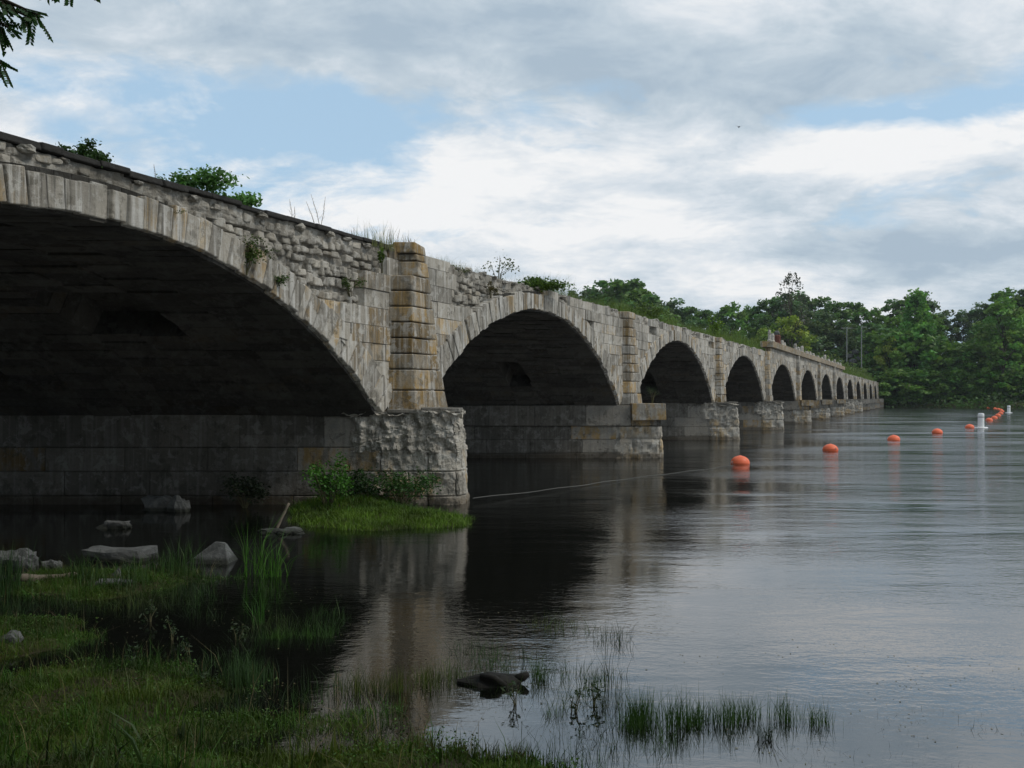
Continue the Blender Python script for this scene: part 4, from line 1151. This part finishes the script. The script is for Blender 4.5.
# ------------------------------------------------------------------ buoys and ropes
BG = 'orange buoys strung on the rope across the river'
bl = [(740.2, 33.9, 'nearest and largest orange buoy in front of the third pier'), (830.4, 42.0, 'second orange buoy from the bridge end of the string'), (893.7, 52.5, 'third orange buoy in the middle of the string'),
      (937.3, 62.5, 'fourth orange buoy left of the white marker'), (969.6, 73.2, 'orange buoy touching the left side of the near white marker'), (989.2, 96, 'nearest buoy of the far curved cluster'),
      (994.3, 107, 'second nearest buoy of the far curved cluster'), (998, 121, 'third buoy of the far curved cluster'), (1000.6, 138, 'fourth buoy of the far curved cluster'), (1002, 156, 'rightmost buoy of the far curved cluster'),
      (1000.8, 172, 'sixth buoy of the far curved cluster'), (998.5, 186, 'second farthest buoy of the curved cluster'), (995, 197, 'farthest buoy of the curved cluster'), (988.3, 206, 'tiny separate orange buoy beyond the cluster')]
b = MB(); prof = [(.02, -.20)]
for i in range(1, 16):
    a = -math.pi/2+math.pi*i/16; prof.append((.35*math.cos(a), .27*math.sin(a)))
prof.append((.02, .285)); b.lathe(prof, 28); fo = b.build('float', M['orange'], smooth=True); fm = fo.data
b = MB(); b.lathe([(.347, -.02), (.353, -.015), (.353, .015), (.347, .02)], 28); so_ = b.build('seam', M['orange'], smooth=True); sm_ = so_.data
b = MB(); b.tube([(.30, 0, .03), (.38, 0, .05), (.43, 0, .02), (.38, 0, -.02), (.30, 0, -.02)], .014, 6); lo_ = b.build('lug', M['metal']); lm_ = lo_.data
for q in (fo, so_, lo_): bpy.data.objects.remove(q)
bpos = []
rd = random.Random(3)
for i, (px, Y, lab) in enumerate(bl):
    p = (xpx(px, Y), Y, .05+rd.uniform(-.02, .03)); bpos.append(p)
    e = empty('orange_buoy', p, label=lab, cat='buoy', group=BG); e.rotation_euler = (rd.uniform(-.12, .12), rd.uniform(-.12, .12), rd.random()*6)
    for nm, d in (('float', fm), ('seam', sm_), ('lug', lm_)):
        o = bpy.data.objects.new(nm, d); col.objects.link(o); o.parent = e
for px, Y, lab, s in ((981, 73.8, 'near tall white cylinder marker buoy on a round float', 1.0), (1008.8, 145, 'far small white marker buoy beside the orange cluster', 1.0)):
    e = empty('marker_buoy', (xpx(px, Y), Y, 0), label=lab, cat='marker buoy')
    b = MB(); b.lathe([(.235, .05), (.24, .1), (.24, 1.12), (.21, 1.2), (.1, 1.22)], 24); b.build('cylinder', M['white'], e, smooth=False)
    b = MB(); b.lathe([(.3, -.12), (.5, -.06), (.52, .02), (.48, .08), (.26, .09)], 28); b.build('collar', M['white'], e)
    b = MB(); b.lathe([(.242, .86), (.246, .865), (.246, .93), (.242, .935)], 24); b.build('band', M['metal'], e)
m = MB(); pts = []
a = Vector((-.93, 21.4, .10)); b2 = Vector(bpos[0])
for i in range(61):
    f = i/60; p = a.lerp(b2, f); p.z = .10*(1-f)**2+.004+.010*math.sin(f*37)-.004*(f > .5)
    p.x += .10*math.sin(f*9); pts.append(p)
m.tube(pts, .010, 5); o = m.build('mooring_rope', M['rope']); setprops(o, 'pale rope lying on the water from the near pier to the first buoy', 'rope')
m = MB(); pts = []
for i in range(len(bpos)-1):
    a, b2 = Vector(bpos[i]), Vector(bpos[i+1]); n = 12
    for q in range(n):
        f = q/n; p = a.lerp(b2, f); p.z = .006-.05*math.sin(f*math.pi); pts.append(p)
m.tube(pts, .006, 5); o = m.build('float_line', M['rope']); setprops(o, 'thin line linking the orange buoys across the river', 'rope')

# ------------------------------------------------------------------ small distant things
for px, yb_, yt, Y, lab, arm in ((846.8, 348, 327, 220, 'left pale utility pole with a crossarm before the far trees', (-1.4, 1.4)), (861.5, 350, 326, 220, 'right brighter pole with a one sided arm before the far trees', (-.1, 1.3))):
    x = xpx(px, Y); zb = gh(x, Y); zt = zpx(yt, Y)
    e = empty('utility_pole', (x, Y, zb-.2), label=lab, cat='pole'); h = zt-zb+.2
    b = MB(); b.tube([(0, 0, 0), (0, 0, h)], [.17, .12], 8); b.build('pole', M['pole'], e)
    b = MB(); b.box(arm[0], arm[1], -.06, .06, h-.35, h-.18); b.build('crossarm', M['pole'], e)
for i, (px, py) in enumerate([(850, 356), (856, 352), (861, 358), (866, 353), (869, 360), (853, 361)]):
    Y = 232-i*.4; b = MB(); b.rock((0, 0, 0), (1.0, .8, .6), 30+i, .35, 7, sharp=.5); o = b.build('bank_boulder', M['rock'])
    o.location = (xpx(px, Y), Y, zpx(py, Y)); setprops(o, 'pale boulder among the brown debris on the slope at the far bridge end', 'boulder', 'boulders on the slope at the far end')
# flying bird
Y = 70; e = MB()
e.v = []; 
e.rock((0, 0, 0), (.09, .22, .08), 2, .1, 8)
e.add([(-.03, .05, .03), (-.03, -.08, .03), (-.32, -.05, .14), (-.34, .01, .14), (-.62, -.12, .06)], [(0, 1, 2, 3), (3, 2, 4), (3, 2, 1, 0), (4, 2, 3)])
e.add([(.03, .05, .03), (.03, -.08, .03), (.32, -.05, .14), (.34, .01, .14), (.62, -.12, .06)], [(3, 2, 1, 0), (4, 2, 3), (0, 1, 2, 3), (3, 2, 4)])
e.add([(-.03, -.18, 0), (.03, -.18, 0), (.07, -.36, .0), (-.07, -.36, .0)], [(0, 1, 2, 3), (3, 2, 1, 0)])
o = e.build('flying_bird', M['bird']); o.location = (xpx(739, Y), Y, zpx(127, Y)); o.scale = (.6, .6, .6); setprops(o, 'tiny dark bird flying alone in the cloudy sky', 'bird')

# ------------------------------------------------------------------ trees on the near bank: their crowns shade the foreground
def locust_branch(parent, start, pts_, seed):
    """a branch with drooping pinnate leaves"""
    rd2 = random.Random(seed); b = MB(); V = []; 
    P0 = Vector(start); pl = [P0]+[Vector(p) for p in pts_]
    b.tube(pl, [.03]+[.014]*(len(pl)-2)+[.005], 6)
    q = MB()
    for i in range(len(pl)-1):
        for j in range(11):
            c = pl[i].lerp(pl[i+1], rd2.random())
            if c.length == 0: continue
            # one pinnate leaf: rachis with paired leaflets
            d = Vector((rd2.uniform(-.2, 1), rd2.uniform(-.6, .6), rd2.uniform(-1.2, .1))).normalized(); L_ = rd2.uniform(.09, .17)
            b.tube([c, c+d*L_], [.0022, .0012], 3)
            sd2 = d.cross(Vector((0, 0, 1))).normalized(); sd2 = (sd2+Vector((0, rd2.uniform(-.5, .5), rd2.uniform(-.5, .5)))).normalized()
            for t in range(8):
                p = c+d*L_*(.2+.8*t/7)
                for sg in (-1, 1):
                    dr = (sd2*sg+d*.5+Vector((0, 0, -.5))).normalized(); ll = .036; nn = d.cross(dr).normalized()
                    w_ = dr.cross(Vector((rd2.uniform(-.5, .5), 1, .2))).normalized()*.0090
                    br = rd2.uniform(.7, 1.3)
                    q.add([p, p+dr*ll*.5+w_, p+dr*ll, p+dr*ll*.5-w_], [(0, 1, 2, 3)], (.028*br, .075*br, .020*br))
    b.build('branch', M['bark'], parent); q.build('leaves', M['leaf'], parent)
tree_proto('bank', 12, H=11, W=9, base=.42, colr=(.03, .07, .018), nclump=80, leafn=9000, leafs=.17, trunk_r=.24)
tree_proto('bank2', 13, H=13, W=11, base=.30, colr=(.03, .065, .018), nclump=90, leafn=9000, leafs=.22, trunk_r=.28)
bt = place_tree('bank', -7.6, 2.0, gh(-7.6, 2.0)-.2, 11, 1.0, .4, 'locust tree whose leafy twigs hang in the upper left corner')
inv = bt.matrix_basis.inverted()
bt.rotation_euler = (0, 0, 0); bt.scale = (1, 1, 1)
L0 = Vector(bt.location)
for a_, lst, sd2_ in (((-5.6, 3.4, 5.0), ((-3.5, 4.8, 4.80), (-2.95, 5.0, 4.74), (-2.70, 5.0, 4.62)), 3),
                      ((-5.4, 3.8, 4.6), ((-3.5, 4.9, 4.46), (-3.0, 5.0, 4.46), (-2.84, 5.0, 4.36)), 8),
                      ((-5.0, 3.6, 5.1), ((-3.3, 4.7, 4.86), (-2.9, 5.0, 4.74), (-2.62, 5.0, 4.62)), 5),
                      ((-5.2, 3.6, 5.0), ((-3.4, 4.8, 4.66), (-3.0, 5.0, 4.66), (-2.80, 5.0, 4.56)), 15),
                      ((-4.6, 3.6, 5.3), ((-3.1, 4.6, 4.98), (-2.65, 5.0, 4.86), (-2.42, 5.0, 4.78)), 6)):
    locust_branch(bt, Vector(a_)-L0, [Vector(p)-L0 for p in lst], sd2_)
for i, (x, y, h) in enumerate([(-4, -4.5, 15), (2.0, -5.5, 16), (7, -8, 16), (-9, -3, 16), (-1, -10, 19), (-13.5, .5, 17), (-16, 5, 16), (-14, -6, 18), (5, -13, 18), (-7, -11, 19), (-20, -1, 19), (12, -12, 17), (-8.8, 4.6, 11), (-11.5, 8.5, 0)]):  # out of view; several added to keep sky light off the pier wall
    if h == 0: continue
    place_tree('bank2', x, y, gh(x, y)-.3, h, 1.0, i*1.3, 'unseen tree on the near bank shading the foreground and pier wall', 'unseen trees on the near bank')

# render settings worth keeping
scene.cycles.use_denoising = True
scene.cycles.max_bounces = 6; scene.cycles.diffuse_bounces = 3; scene.cycles.glossy_bounces = 3; scene.cycles.transparent_max_bounces = 4

# air between the viewer and the far bank
m_, nt, N, L = new_mat('thin_air'); g = NG(nt)
pv = g.n('ShaderNodeVolumePrincipled'); pv.inputs['Color'].default_value = (.80, .88, .95, 1); pv.inputs['Density'].default_value = .00013; pv.inputs['Anisotropy'].default_value = .1
g.l(pv.outputs[0], g.n('ShaderNodeOutputMaterial').inputs['Volume'])
b = MB(); b.box(-2700, 3300, -2600, 4000, -6, 60); o = b.build('haze', m_); o['kind'] = 'stuff'; o['label'] = 'thin pale haze hanging in the air over the river'
